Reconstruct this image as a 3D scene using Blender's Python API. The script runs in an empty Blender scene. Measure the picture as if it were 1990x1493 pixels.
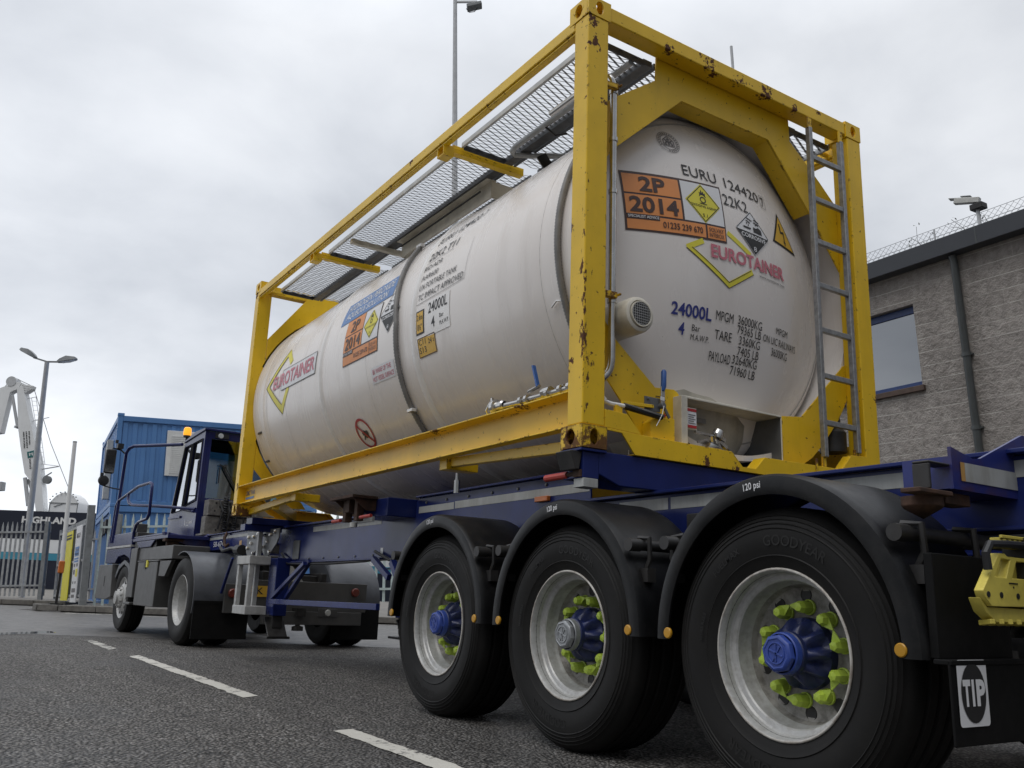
import bpy, bmesh, math, random
from mathutils import Vector, Matrix
from mathutils.geometry import tessellate_polygon

SC = bpy.context.scene
COL = SC.collection
RAD = math.radians
GZ = -1.435          # road surface; the origin is the near rear bottom corner of the tank container

# ------------------------------------------------------------------ camera
cam = bpy.data.cameras.new("camera")
cam.sensor_width = 36.0
cam.lens = 30.866
cam.clip_start = 0.05
cam.clip_end = 4000
camo = bpy.data.objects.new("camera", cam)
COL.objects.link(camo)
def look(yaw, pitch, roll):
    f = Vector((math.sin(yaw)*math.cos(pitch), math.cos(yaw)*math.cos(pitch), math.sin(pitch)))
    r = Vector((math.cos(yaw), -math.sin(yaw), 0)); u = r.cross(f)
    r2 = r*math.cos(roll)+u*math.sin(roll); u2 = -r*math.sin(roll)+u*math.cos(roll)
    return Matrix((r2, u2, -f)).transposed()
camo.matrix_world = Matrix.Translation((-2.62229, -3.41905, -0.74717)) @ look(0.571647, 0.239887, 0.036270).to_4x4()
SC.camera = camo

# ------------------------------------------------------------------ world, sun, exposure
SUN_EL, SUN_AZ = RAD(58), RAD(-118)
W = bpy.data.worlds.new("World"); SC.world = W; W.use_nodes = True
nt = W.node_tree; nt.nodes.clear()
def wn(t, **k):
    n = nt.nodes.new(t)
    for a, b in k.items(): setattr(n, a, b)
    return n
wout = wn('ShaderNodeOutputWorld'); bg = wn('ShaderNodeBackground'); bg.inputs['Strength'].default_value = 0.10
sky = wn('ShaderNodeTexSky'); sky.sky_type = 'NISHITA'; sky.sun_disc = False
sky.sun_elevation = SUN_EL; sky.sun_rotation = SUN_AZ
tc = wn('ShaderNodeTexCoord'); sep = wn('ShaderNodeSeparateXYZ'); nt.links.new(tc.outputs['Generated'], sep.inputs[0])
def wmath(op, a, b=None, c=None, clamp=False):
    n = wn('ShaderNodeMath', operation=op, use_clamp=clamp)
    for i, v in enumerate((a, b, c)):
        if v is None: continue
        if isinstance(v, (int, float)): n.inputs[i].default_value = v
        else: nt.links.new(v, n.inputs[i])
    return n.outputs[0]
zc = wmath('MAXIMUM', sep.outputs[2], 0.0)
den = wmath('ADD', zc, 0.28)
cx = wmath('DIVIDE', sep.outputs[0], den); cy = wmath('DIVIDE', sep.outputs[1], den)
comb = wn('ShaderNodeCombineXYZ'); nt.links.new(cx, comb.inputs[0]); nt.links.new(cy, comb.inputs[1])
def wnoise(scale, detail, rough, dist=0.0, off=0.0):
    mp = wn('ShaderNodeMapping'); mp.inputs['Location'].default_value = (off, off*1.7, 0)
    nt.links.new(comb.outputs[0], mp.inputs[0])
    n = wn('ShaderNodeTexNoise'); n.inputs['Scale'].default_value = scale; n.inputs['Detail'].default_value = detail
    n.inputs['Roughness'].default_value = rough; n.inputs['Distortion'].default_value = dist
    nt.links.new(mp.outputs[0], n.inputs['Vector']); return n.outputs['Fac']
n1 = wnoise(0.8, 4, 0.5, 0.4, 3.1); n2 = wnoise(2.6, 6, 0.55, 0.2, 8.4)
cl = wmath('ADD', wmath('MULTIPLY', n1, 0.62), wmath('MULTIPLY', n2, 0.38))
# brighter towards the forward-left horizon, greyer to the right
lat = wmath('ADD', wmath('MULTIPLY', sep.outputs[0], -0.45), wmath('MULTIPLY', sep.outputs[1], 0.75))
lowz = wmath('SUBTRACT', 1.0, wmath('MULTIPLY', zc, 4.5), clamp=True)
val = wmath('ADD', wmath('MULTIPLY', wmath('SUBTRACT', cl, 0.5), 1.25), wmath('ADD', wmath('MULTIPLY', lat, 0.19), 0.625))
glow = wmath('MULTIPLY', lowz, wmath('MULTIPLY', wmath('SUBTRACT', lat, 0.35, clamp=True), 0.75))
val = wmath('ADD', val, glow)
# sky dimmed low behind the viewer, added to darken the facing sides
back = wmath('MULTIPLY_ADD', wmath('ADD', wmath('MULTIPLY', sep.outputs[0], -0.54), wmath('MULTIPLY', sep.outputs[1], -0.84)), 1.3, 0.45, clamp=True)
lowb = wmath('SUBTRACT', 1.0, wmath('MULTIPLY', zc, 1.25), clamp=True)
val = wmath('MULTIPLY', val, wmath('SUBTRACT', 1.0, wmath('MULTIPLY', wmath('MULTIPLY', back, lowb), 0.78)))
# an overcast dome is brightest overhead
val = wmath('MULTIPLY', val, wmath('ADD', 1.0, wmath('MULTIPLY', wmath('MULTIPLY_ADD', zc, 2.5, -1.40, clamp=True), 1.35)))
val = wmath('MULTIPLY', val, 10.0)
tint = wn('ShaderNodeMix', data_type='RGBA'); tint.inputs['A'].default_value = (0.91, 0.965, 1.06, 1); tint.inputs['B'].default_value = (0.965, 0.99, 1.03, 1)
nt.links.new(wmath('MULTIPLY_ADD', cl, 3.0, -1.0, clamp=True), tint.inputs['Factor'])
cm = wn('ShaderNodeVectorMath', operation='SCALE'); nt.links.new(tint.outputs['Result'], cm.inputs[0]); nt.links.new(val, cm.inputs['Scale'])
mx = wn('ShaderNodeMix', data_type='RGBA'); mx.inputs['Factor'].default_value = 0.93
nt.links.new(sky.outputs[0], mx.inputs['A']); nt.links.new(cm.outputs[0], mx.inputs['B'])
nt.links.new(mx.outputs['Result'], bg.inputs[0]); nt.links.new(bg.outputs[0], wout.inputs[0])

sun = bpy.data.lights.new("sun", 'SUN'); sun.energy = 0.8; sun.angle = RAD(35); sun.color = (1.0, 0.96, 0.9)
suno = bpy.data.objects.new("sun", sun); COL.objects.link(suno)
sd = Vector((math.sin(SUN_AZ)*math.cos(SUN_EL), math.cos(SUN_AZ)*math.cos(SUN_EL), math.sin(SUN_EL)))
suno.rotation_euler = (-sd).to_track_quat('-Z', 'Y').to_euler()
suno.location = sd*60
SC.view_settings.view_transform = 'Standard'; SC.view_settings.look = 'None'
SC.view_settings.exposure = 0.14; SC.view_settings.gamma = 1.0
SC.view_settings.use_curve_mapping = False
SC.cycles.max_bounces = 6; SC.cycles.diffuse_bounces = 3; SC.cycles.glossy_bounces = 3
SC.cycles.transparent_max_bounces = 8

# ------------------------------------------------------------------ materials
class NT:
    def __init__(s, name):
        s.m = bpy.data.materials.new(name); s.m.use_nodes = True
        s.t = s.m.node_tree; s.b = s.t.nodes['Principled BSDF']
        s.pos = s.t.nodes.new('ShaderNodeNewGeometry').outputs['Position']
    def n(s, t, **k):
        x = s.t.nodes.new(t)
        for a, b in k.items(): setattr(x, a, b)
        return x
    def put(s, v, sock):
        if isinstance(v, (int, float)): sock.default_value = v
        elif isinstance(v, tuple): sock.default_value = v if len(v) == 4 or sock.type == 'VECTOR' else (*v, 1)
        else: s.t.links.new(v, sock)
    def math(s, op, a, b=None, c=None, clamp=False):
        x = s.n('ShaderNodeMath', operation=op, use_clamp=clamp)
        for i, v in enumerate((a, b, c)):
            if v is not None: s.put(v, x.inputs[i])
        return x.outputs[0]
    def noise(s, scale, detail=4, rough=0.55, vec=None, stretch=None, dist=0.0):
        v = vec if vec is not None else s.pos
        if stretch:
            mp = s.n('ShaderNodeMapping'); mp.inputs['Scale'].default_value = stretch
            s.t.links.new(v, mp.inputs[0]); v = mp.outputs[0]
        x = s.n('ShaderNodeTexNoise'); x.inputs['Scale'].default_value = scale; x.inputs['Detail'].default_value = detail
        x.inputs['Roughness'].default_value = rough; x.inputs['Distortion'].default_value = dist
        s.t.links.new(v, x.inputs['Vector']); return x.outputs['Fac']
    def ramp(s, v, a, b):      # 0 below a, 1 above b
        x = s.n('ShaderNodeMapRange', interpolation_type='SMOOTHSTEP')
        s.put(v, x.inputs[0]); x.inputs[1].default_value = a; x.inputs[2].default_value = b
        return x.outputs[0]
    def mix(s, f, a, b):
        x = s.n('ShaderNodeMix', data_type='RGBA'); s.put(f, x.inputs['Factor']); s.put(a, x.inputs['A']); s.put(b, x.inputs['B'])
        return x.outputs['Result']
    def bump(s, h, strength=0.3, dist=0.01):
        x = s.n('ShaderNodeBump'); x.inputs['Strength'].default_value = strength; x.inputs['Distance'].default_value = dist
        s.put(h, x.inputs['Height']); s.t.links.new(x.outputs[0], s.b.inputs['Normal'])
    def done(s, col=None, rough=None, metal=None, **k):
        if col is not None: s.put(col, s.b.inputs['Base Color'])
        if rough is not None: s.put(rough, s.b.inputs['Roughness'])
        if metal is not None: s.put(metal, s.b.inputs['Metallic'])
        for a, b in k.items(): s.put(b, s.b.inputs[a.replace('_', ' ')])
        return s.m

def paint(name, c, rough=0.4, var=0.12, scale=4.0, metal=0.0, dirt=0.0, dcol=(0.05, 0.042, 0.032), bump=0.0, bscale=60, rv=0.1, streak=False, **k):
    s = NT(name)
    n = s.noise(scale, 5)
    lo = tuple(x*(1-var) for x in c); hi = tuple(min(1, x*(1+var)) for x in c)
    col = s.mix(s.ramp(n, 0.3, 0.7), lo, hi)
    if dirt:
        d = s.noise(scale*2.3, 7, 0.65, stretch=(1, 1, 0.15) if streak else None)
        d2 = s.noise(scale*0.6, 3)
        f = s.math('MULTIPLY', s.ramp(s.math('ADD', s.math('MULTIPLY', d, 0.65), s.math('MULTIPLY', d2, 0.35)), 0.42, 0.68), dirt)
        col = s.mix(f, col, dcol)
    r = s.math('ADD', rough-rv, s.math('MULTIPLY', s.noise(scale*3.1, 4), 2*rv))
    if bump: s.bump(s.noise(bscale, 4), bump, 0.004)
    return s.done(col, r, metal, **k)

def edge_mask(s, radius):
    bv = s.n('ShaderNodeBevel', samples=4); bv.inputs['Radius'].default_value = radius*1.7
    geo = s.n('ShaderNodeNewGeometry')
    dp = s.n('ShaderNodeVectorMath', operation='DOT_PRODUCT')
    s.t.links.new(bv.outputs[0], dp.inputs[0]); s.t.links.new(geo.outputs['True Normal'], dp.inputs[1])
    return s.math('SUBTRACT', 1.0, dp.outputs['Value'], clamp=True)

RUST = ((.95, .0, 2.545, .11), (1.02, .05, 2.50, .07), (1.47, .0, 2.505, .10), (1.75, .0, 2.49, .06), (.62, .0, 2.49, .07), (.02, .0, 2.44, .09), (.05, .0, 2.30, .07), (2.0, .0, 2.55, .05), (1.22, .0, 2.49, .08),
        (.86, .0, .015, .07), (1.1, .0, .01, .06), (2.425, .0, .62, .05), (.14, .0, 1.95, .05), (.0, .13, .45, .07), (.0, .13, 1.2, .05), (.0, 6.0, 2.45, .08), (.0, 5.95, .3, .08), (.01, .6, .305, .10), (.01, 1.6, .305, .12), (.01, 3.4, .12, .10), (.01, 2.2, 2.49, .06))
def yellow_paint(name, base, spot, edge, post=False, castings=0.0):
    s = NT(name)
    col = s.mix(s.ramp(s.noise(2.2, 4), 0.3, 0.7), tuple(x*0.88 for x in base), tuple(min(1, x*1.06) for x in base))
    grime = s.ramp(s.noise(7, 7, 0.65, stretch=(1, 1, 0.12)), 0.5, 0.75)
    col = s.mix(s.math('MULTIPLY', grime, 0.12), col, (0.17, 0.11, 0.03))
    nf = s.noise(26, 8, 0.7); nl = s.noise(1.7, 3)
    m = s.ramp(s.math('ADD', nf, s.math('MULTIPLY', nl, 0.35)), spot, spot+0.03)
    e = s.math('MULTIPLY', s.ramp(edge_mask(s, 0.012), 0.004, 0.06), s.ramp(s.math('ADD', s.noise(17, 6, 0.65), s.math('MULTIPLY', nl, 0.3)), edge, edge+0.06))
    m = s.math('MAXIMUM', m, e)
    sx = s.n('ShaderNodeSeparateXYZ'); s.t.links.new(s.pos, sx.inputs[0])
    if post:
        # chipped paint down the exposed arris of the near rear post
        dd = s.math('SQRT', s.math('ADD', s.math('POWER', sx.outputs[0], 2.0), s.math('POWER', sx.outputs[1], 2.0)))
        near = s.math('SUBTRACT', 1.0, s.math('DIVIDE', dd, 0.13), clamp=True)
        zz = s.math('MULTIPLY', s.ramp(sx.outputs[2], 0.05, 0.25), s.math('SUBTRACT', 1.0, s.ramp(sx.outputs[2], 0.9, 1.6)))
        str_ = s.noise(11, 7, 0.72, stretch=(1.6, 1.6, 0.55))
        thr = s.math('SUBTRACT', 0.735, s.math('MULTIPLY', near, s.math('ADD', 0.08, s.math('MULTIPLY', zz, 0.175))))
        m = s.math('MAXIMUM', m, s.ramp(s.math('SUBTRACT', str_, thr), 0.0, 0.02))
    if castings:
        m = s.math('MAXIMUM', m, s.math('MULTIPLY', s.ramp(s.math('ADD', s.noise(13, 6, 0.7), s.math('MULTIPLY', s.math('SUBTRACT', 0.10, sx.outputs[2], clamp=True), 0.9)), 0.50, 0.58), castings))
    if not castings:
        for x, y, z, r in RUST:
            ds = s.n('ShaderNodeVectorMath', operation='DISTANCE'); s.t.links.new(s.pos, ds.inputs[0]); ds.inputs[1].default_value = (x, y, z)
            k = s.math('SUBTRACT', 1.0, s.math('DIVIDE', ds.outputs['Value'], r), clamp=True)
            m = s.math('MAXIMUM', m, s.ramp(s.math('MULTIPLY_ADD', k, 0.23, nf), 0.635, 0.66))
    rust = s.mix(s.noise(40, 5), (0.035, 0.012, 0.006), (0.16, 0.055, 0.016))
    # a stained halo round the chips
    halo = s.ramp(s.math('ADD', nf, s.math('MULTIPLY', nl, 0.35)), spot-0.09, spot+0.02)
    col = s.mix(s.math('MULTIPLY', halo, 0.45), col, (0.30, 0.15, 0.03))
    col = s.mix(m, col, rust)
    s.bump(s.math('SUBTRACT', s.math('MULTIPLY', s.noise(9, 2), 0.5), s.math('MULTIPLY', m, 0.35)), 0.25, 0.004)
    return s.done(col, s.math('ADD', 0.38, s.math('MULTIPLY', m, 0.45)))

YB = (0.83, 0.525, 0.012)
M = {}
M['yellow'] = yellow_paint('yellow frame paint', YB, 0.925, 0.72)
M['yellow_post'] = yellow_paint('yellow post paint', YB, 0.905, 0.72, post=True)
M['yellow_cast'] = yellow_paint('yellow casting paint', YB, 0.84, 0.55, castings=0.95)

def tank_paint():
    s = NT('white tank cladding')
    col = s.mix(s.ramp(s.noise(1.1, 4), 0.3, 0.7), (0.795, 0.742, 0.698), (0.835, 0.792, 0.755))
    g = s.ramp(s.noise(3.2, 7, 0.6, stretch=(1, 2.2, 0.22)), 0.48, 0.78)
    col = s.mix(s.math('MULTIPLY', g, 0.24), col, (0.40, 0.35, 0.30))
    sp = s.ramp(s.noise(42, 2, 0.4), 0.80, 0.83)
    col = s.mix(s.math('MULTIPLY', sp, 0.5), col, (0.15, 0.12, 0.09))
    s.bump(s.math('ADD', s.noise(1.6, 2), s.math('MULTIPLY', s.noise(6, 2), 0.12)), 0.16, 0.02)
    return s.done(col, s.math('ADD', 0.25, s.math('MULTIPLY', g, 0.25)), 0.0)
M['tank'] = tank_paint()
M['tank_band'] = paint('white tank band', (0.86, 0.84, 0.82), 0.3, 0.03, dirt=0.12, dcol=(0.3, 0.26, 0.2))
M['beige'] = paint('beige inner vessel', (0.50, 0.47, 0.40), 0.4, 0.08, dirt=0.35)
M['cream'] = paint('cream cabinet', (0.68, 0.64, 0.54), 0.45, 0.06, dirt=0.25)
M['galv'] = paint('galvanised steel', (0.34, 0.345, 0.35), 0.45, 0.18, 30, metal=0.75, dirt=0.2)
M['alu'] = paint('aluminium edge', (0.46, 0.47, 0.47), 0.38, 0.1, 10, metal=0.6, dirt=0.15)
M['grate'] = paint('grating steel', (0.30, 0.305, 0.31), 0.5, 0.2, 20, metal=0.2)
M['darkfin'] = paint('dark grating side', (0.09, 0.092, 0.095), 0.5, 0.2, 20, metal=0.3)
M['steel'] = paint('stainless tube', (0.58, 0.57, 0.55), 0.24, 0.1, 8, metal=0.95, dirt=0.1)
M['darksteel'] = paint('dark steel', (0.035, 0.034, 0.034), 0.5, 0.3, 10, metal=0.3, dirt=0.3)
M['hose'] = paint('grey conduit', (0.20, 0.195, 0.19), 0.5, 0.15, 10)
M['rustblock'] = paint('rusty twistlock', (0.060, 0.029, 0.017), 0.8, 0.4, 14, dirt=0.6, dcol=(0.03, 0.018, 0.012), bump=0.5)
M['leverblue'] = paint('blue lever sleeve', (0.03, 0.10, 0.33), 0.4, 0.1)
M['tblue'] = paint('trailer blue paint', (0.014, 0.024, 0.125), 0.24, 0.15, 3, dirt=0.22, dcol=(0.020, 0.022, 0.045), rv=0.06, streak=True, Specular_IOR_Level=0.22)
M['tblue_rust'] = paint('trailer blue paint rusted', (0.020, 0.030, 0.165), 0.35, 0.15, 3, dirt=0.75, dcol=(0.07, 0.03, 0.014))
M['tape'] = paint('grey reflective tape', (0.40, 0.41, 0.40), 0.4, 0.1, 6, dirt=0.45, dcol=(0.18, 0.16, 0.12), streak=True)
M['tapeamber'] = paint('amber reflective tape', (0.48, 0.27, 0.08), 0.4, 0.1, 6, dirt=0.3)
M['tyre'] = None
M['plastic'] = paint('black mudguard plastic', (0.0062, 0.0064, 0.0072), 0.38, 0.25, 5, dirt=0.5, dcol=(0.026, 0.0245, 0.023), rv=0.1, bump=0.1, bscale=120, Specular_IOR_Level=0.26)
M['rubber'] = paint('black rubber flap', (0.0045, 0.0045, 0.0047), 0.7, 0.3, 6, dirt=0.3, dcol=(0.011, 0.010, 0.009), Specular_IOR_Level=0.2)
M['rim_inner'] = paint('brake dusted rim', (0.30, 0.285, 0.265), 0.55, 0.2, 14, dirt=0.7, dcol=(0.07, 0.058, 0.046))  # deep barrel and disc darkened for their shade, along with brake dust
M['rim'] = paint('grey wheel rim', (0.45, 0.45, 0.44), 0.36, 0.08, 22, dirt=0.45, dcol=(0.21, 0.185, 0.155), metal=0.15)
M['rimrust'] = paint('worn rim lip', (0.52, 0.50, 0.46), 0.4, 0.15, 9, dirt=0.65, dcol=(0.13, 0.07, 0.03), metal=0.2)
M['lime'] = paint('lime plastic', (0.42, 0.56, 0.06), 0.45, 0.10, 12, dirt=0.15, dcol=(0.2, 0.22, 0.06), Subsurface_Weight=0.0)
M['hubblue'] = paint('blue hub paint', (0.010, 0.018, 0.085), 0.42, 0.2, 12, dirt=0.7, dcol=(0.014, 0.016, 0.035), bump=0.3, bscale=50)
M['hubcapblue'] = paint('blue hub cap plastic', (0.030, 0.065, 0.31), 0.42, 0.12, 14, dirt=0.3, dcol=(0.02, 0.03, 0.10))
M['hubcapgrey'] = paint('grey hub cap', (0.28, 0.29, 0.30), 0.4, 0.15, 20, metal=0.4)
M['amber'] = paint('amber reflector', (0.50, 0.25, 0.012), 0.3, 0.05)
M['orange'] = paint('orange lens', (0.62, 0.17, 0.03), 0.3, 0.1, dirt=0.2)
M['redlens'] = paint('red lens', (0.20, 0.03, 0.018), 0.35, 0.1, dirt=0.5)
M['red'] = paint('red grip', (0.45, 0.05, 0.035), 0.45, 0.1)
M['white'] = paint('white paint', (0.78, 0.78, 0.77), 0.4, 0.04)
M['offwhite'] = paint('off white plastic', (0.56, 0.56, 0.53), 0.45, 0.08, dirt=0.2)
M['black'] = paint('black print', (0.015, 0.015, 0.016), 0.5, 0.1)
M['chock'] = paint('yellow chock plastic', (0.66, 0.55, 0.10), 0.45, 0.1, 10, dirt=0.4, dcol=(0.30, 0.22, 0.04))
M['pr_orange'] = paint('orange placard', (0.76, 0.285, 0.08), 0.45, 0.05, dirt=0.12, dcol=(0.4, 0.16, 0.06))
M['pr_yellow'] = paint('yellow placard', (0.74, 0.66, 0.05), 0.45, 0.05)
M['pr_gold'] = paint('gold placard', (0.72, 0.43, 0.045), 0.45, 0.05)
M['pr_white'] = paint('white placard', (0.74, 0.74, 0.75), 0.42, 0.03)
M['pr_blue'] = paint('blue placard', (0.10, 0.22, 0.48), 0.42, 0.06)
M['pr_navy'] = paint('navy print', (0.03, 0.04, 0.22), 0.45, 0.06)
M['pr_pink'] = paint('faded red print', (0.60, 0.17, 0.22), 0.45, 0.10, 6)
M['pr_red'] = paint('red print', (0.42, 0.025, 0.03), 0.45, 0.06)
M['pr_grey'] = paint('grey print', (0.16, 0.15, 0.15), 0.45, 0.06)
M['pr_brown'] = paint('dark brown print', (0.06, 0.03, 0.025), 0.45, 0.06)
M['cabblue'] = paint('tractor blue paint', (0.015, 0.021, 0.10), 0.2, 0.15, 4, dirt=0.22, dcol=(0.022, 0.022, 0.035), rv=0.06, Specular_IOR_Level=0.3)
M['tgrey'] = paint('tractor grey paint', (0.075, 0.074, 0.072), 0.42, 0.12, 3, dirt=0.35, dcol=(0.028, 0.026, 0.024))
M['fender'] = paint('tractor wing plastic', (0.075, 0.080, 0.092), 0.36, 0.12, 3, dirt=0.4, dcol=(0.022, 0.022, 0.022))
M['stepgrey'] = paint('light grey step', (0.42, 0.42, 0.41), 0.45, 0.08, 6, dirt=0.3)
M['plategrey'] = paint('grey bracket plate', (0.16, 0.165, 0.17), 0.45, 0.1, 6, metal=0.4, dirt=0.3)
M['engine'] = paint('dusty machinery', (0.16, 0.15, 0.135), 0.6, 0.3, 14, dirt=0.6, dcol=(0.02, 0.02, 0.02), bump=0.6, bscale=30)
M['cabin'] = paint('cabin blue paint', (0.105, 0.245, 0.52), 0.42, 0.07, 1.2, dirt=0.18, dcol=(0.06, 0.13, 0.27), streak=True)
M['shutter'] = paint('white shutter', (0.78, 0.78, 0.76), 0.5, 0.05)
M['palisade'] = paint('galvanised palisade', (0.34, 0.35, 0.36), 0.55, 0.15, 8, metal=0.0, dirt=0.3, dcol=(0.08, 0.08, 0.08))
M['palisade_green'] = paint('pale green palisade', (0.48, 0.56, 0.55), 0.55, 0.1, 8, dirt=0.25, dcol=(0.15, 0.17, 0.16))
M['postgrey'] = paint('grey gate post', (0.22, 0.23, 0.235), 0.55, 0.1, 5, dirt=0.3)
M['lamp'] = paint('lamp column grey', (0.56, 0.57, 0.58), 0.5, 0.08, 5)
M['lamphead'] = paint('lamp head grey', (0.22, 0.23, 0.235), 0.45, 0.1, 8)
M['lampglass'] = paint('lamp glass', (0.55, 0.57, 0.58), 0.2, 0.05)
M['hullnavy'] = paint('navy hull', (0.014, 0.018, 0.035), 0.4, 0.1, 0.4)
M['hullteal'] = paint('teal stripe', (0.06, 0.30, 0.42), 0.4, 0.05, 0.5)
M['hullwhite'] = paint('white ship paint', (0.86, 0.87, 0.87), 0.4, 0.04, 0.6, dirt=0.10, dcol=(0.45, 0.42, 0.38), streak=True)
M['craneshade'] = paint('ship crane grey', (0.50, 0.51, 0.52), 0.5, 0.1, 0.5)  # mid grey of the rams, ladder and deck box
M['winframe'] = paint('blue window frame', (0.02, 0.045, 0.15), 0.4, 0.08)
M['sill'] = paint('brown sill', (0.085, 0.055, 0.042), 0.7, 0.15, 8)
M['fascia'] = paint('dark grey fascia', (0.040, 0.043, 0.050), 0.4, 0.06, 2)
M['pipe'] = paint('dark downpipe', (0.06, 0.066, 0.066), 0.4, 0.08, 5)
M['twig'] = paint('twigs', (0.06, 0.045, 0.035), 0.8, 0.3)
M['leaf'] = paint('bush leaves', (0.05, 0.06, 0.03), 0.7, 0.4, 9)
M['seam'] = paint('cladding seam', (0.40, 0.38, 0.36), 0.4, 0.1)
def tyre_mat():
    s = NT('tyre rubber')
    n = s.noise(14, 6, 0.6); d = s.ramp(s.noise(4, 5), 0.45, 0.75)
    col = s.mix(n, (0.0065, 0.0062, 0.006), (0.013, 0.0122, 0.0115))
    col = s.mix(s.math('MULTIPLY', d, 0.4), col, (0.020, 0.018, 0.0165))
    s.bump(s.noise(180, 3), 0.12, 0.002)
    return s.done(col, s.math('ADD', 0.46, s.math('MULTIPLY', n, 0.25)), Specular_IOR_Level=0.22)
M['tyre'] = tyre_mat()
def asphalt():
    s = NT('wet asphalt')
    vo = s.n('ShaderNodeTexVoronoi'); vo.inputs['Scale'].default_value = 56; s.t.links.new(s.pos, vo.inputs['Vector'])
    big = s.noise(0.35, 5, 0.6); mid = s.noise(2.2, 5, 0.6)
    st = s.n('ShaderNodeSeparateColor'); s.t.links.new(vo.outputs['Color'], st.inputs[0])
    tone = s.math('ADD', s.math('MULTIPLY', st.outputs[0], 0.75), s.math('MULTIPLY', s.noise(24, 4), 0.25))
    col = s.mix(tone, (0.115, 0.107, 0.098), (0.46, 0.43, 0.395))
    gap = s.ramp(vo.outputs['Distance'], 0.28, 0.55)
    col = s.mix(s.math('MULTIPLY', gap, 0.86), col, (0.012, 0.011, 0.010))
    glint = s.math('GREATER_THAN', st.outputs[1], 0.955)  # scattered stones in a lighter tone
    col = s.mix(s.math('MULTIPLY', glint, 0.7), col, (0.40, 0.385, 0.37))
    wet = s.ramp(s.math('ADD', s.math('MULTIPLY', big, 0.6), s.math('MULTIPLY', mid, 0.4)), 0.44, 0.62)
    col = s.mix(s.math('MULTIPLY', wet, 0.35), col, (0.030, 0.028, 0.027))
    # wheel tracks, drips and hairline cracks
    trk = s.ramp(s.noise(1.1, 5, 0.6, stretch=(2.2, 0.16, 1)), 0.46, 0.66)
    col = s.mix(s.math('MULTIPLY', trk, 0.30), col, (0.036, 0.033, 0.031))
    oil = s.ramp(s.noise(3.4, 3, 0.5), 0.69, 0.74)
    col = s.mix(s.math('MULTIPLY', oil, 0.6), col, (0.010, 0.0095, 0.0095))
    cr = s.n('ShaderNodeTexVoronoi', feature='DISTANCE_TO_EDGE'); cr.inputs['Scale'].default_value = 0.55
    wv = s.n('ShaderNodeVectorMath', operation='ADD'); s.t.links.new(s.pos, wv.inputs[0])
    wn_ = s.n('ShaderNodeTexNoise'); wn_.inputs['Scale'].default_value = 3.0; s.t.links.new(s.pos, wn_.inputs['Vector']); s.t.links.new(wn_.outputs['Color'], wv.inputs[1]); s.t.links.new(wv.outputs[0], cr.inputs['Vector'])
    crk = s.math('MULTIPLY', s.math('SUBTRACT', 1.0, s.ramp(cr.outputs['Distance'], 0.002, 0.007)), s.ramp(s.noise(0.5, 2), 0.5, 0.58))
    col = s.mix(s.math('MULTIPLY', crk, 0.85), col, (0.008, 0.008, 0.008))
    h = s.math('SUBTRACT', 1.0, s.math('MULTIPLY', vo.outputs['Distance'], 1.5))
    h = s.math('ADD', h, s.math('MULTIPLY', st.outputs[2], 0.5))
    s.bump(h, 1.0, 0.016)
    return s.done(col, s.math('SUBTRACT', 0.72, s.math('MULTIPLY', wet, 0.22)), Specular_IOR_Level=0.35)
M['asphalt'] = asphalt()
M['patch'] = paint('smooth worn asphalt', (0.12, 0.113, 0.106), 0.5, 0.3, 6, dirt=0.5, dcol=(0.03, 0.028, 0.026), bump=0.6, bscale=70)
M['concrete'] = paint('pavement concrete', (0.17, 0.155, 0.135), 0.75, 0.2, 3, dirt=0.45, dcol=(0.07, 0.06, 0.05), bump=0.4, bscale=40)
M['kerb'] = paint('kerb stone', (0.15, 0.14, 0.125), 0.75, 0.2, 5, dirt=0.5, dcol=(0.05, 0.045, 0.04), bump=0.4, bscale=40)
def road_white(name, thr):
    s = NT(name)
    n = s.math('ADD', s.math('MULTIPLY', s.noise(22, 7, 0.7), 0.6), s.math('MULTIPLY', s.noise(4, 3), 0.4))
    col = s.mix(s.noise(8, 5), (0.46, 0.44, 0.39), (0.62, 0.60, 0.54))
    col = s.mix(s.math('MULTIPLY', s.ramp(n, thr, thr+0.04), 0.9), col, (0.045, 0.042, 0.04))
    s.bump(s.noise(70, 4), 0.5, 0.006)
    return s.done(col, 0.6)
M['roadwhite'] = road_white('road line paint', 0.555)
M['roadworn'] = road_white('worn road line paint', 0.50)
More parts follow.
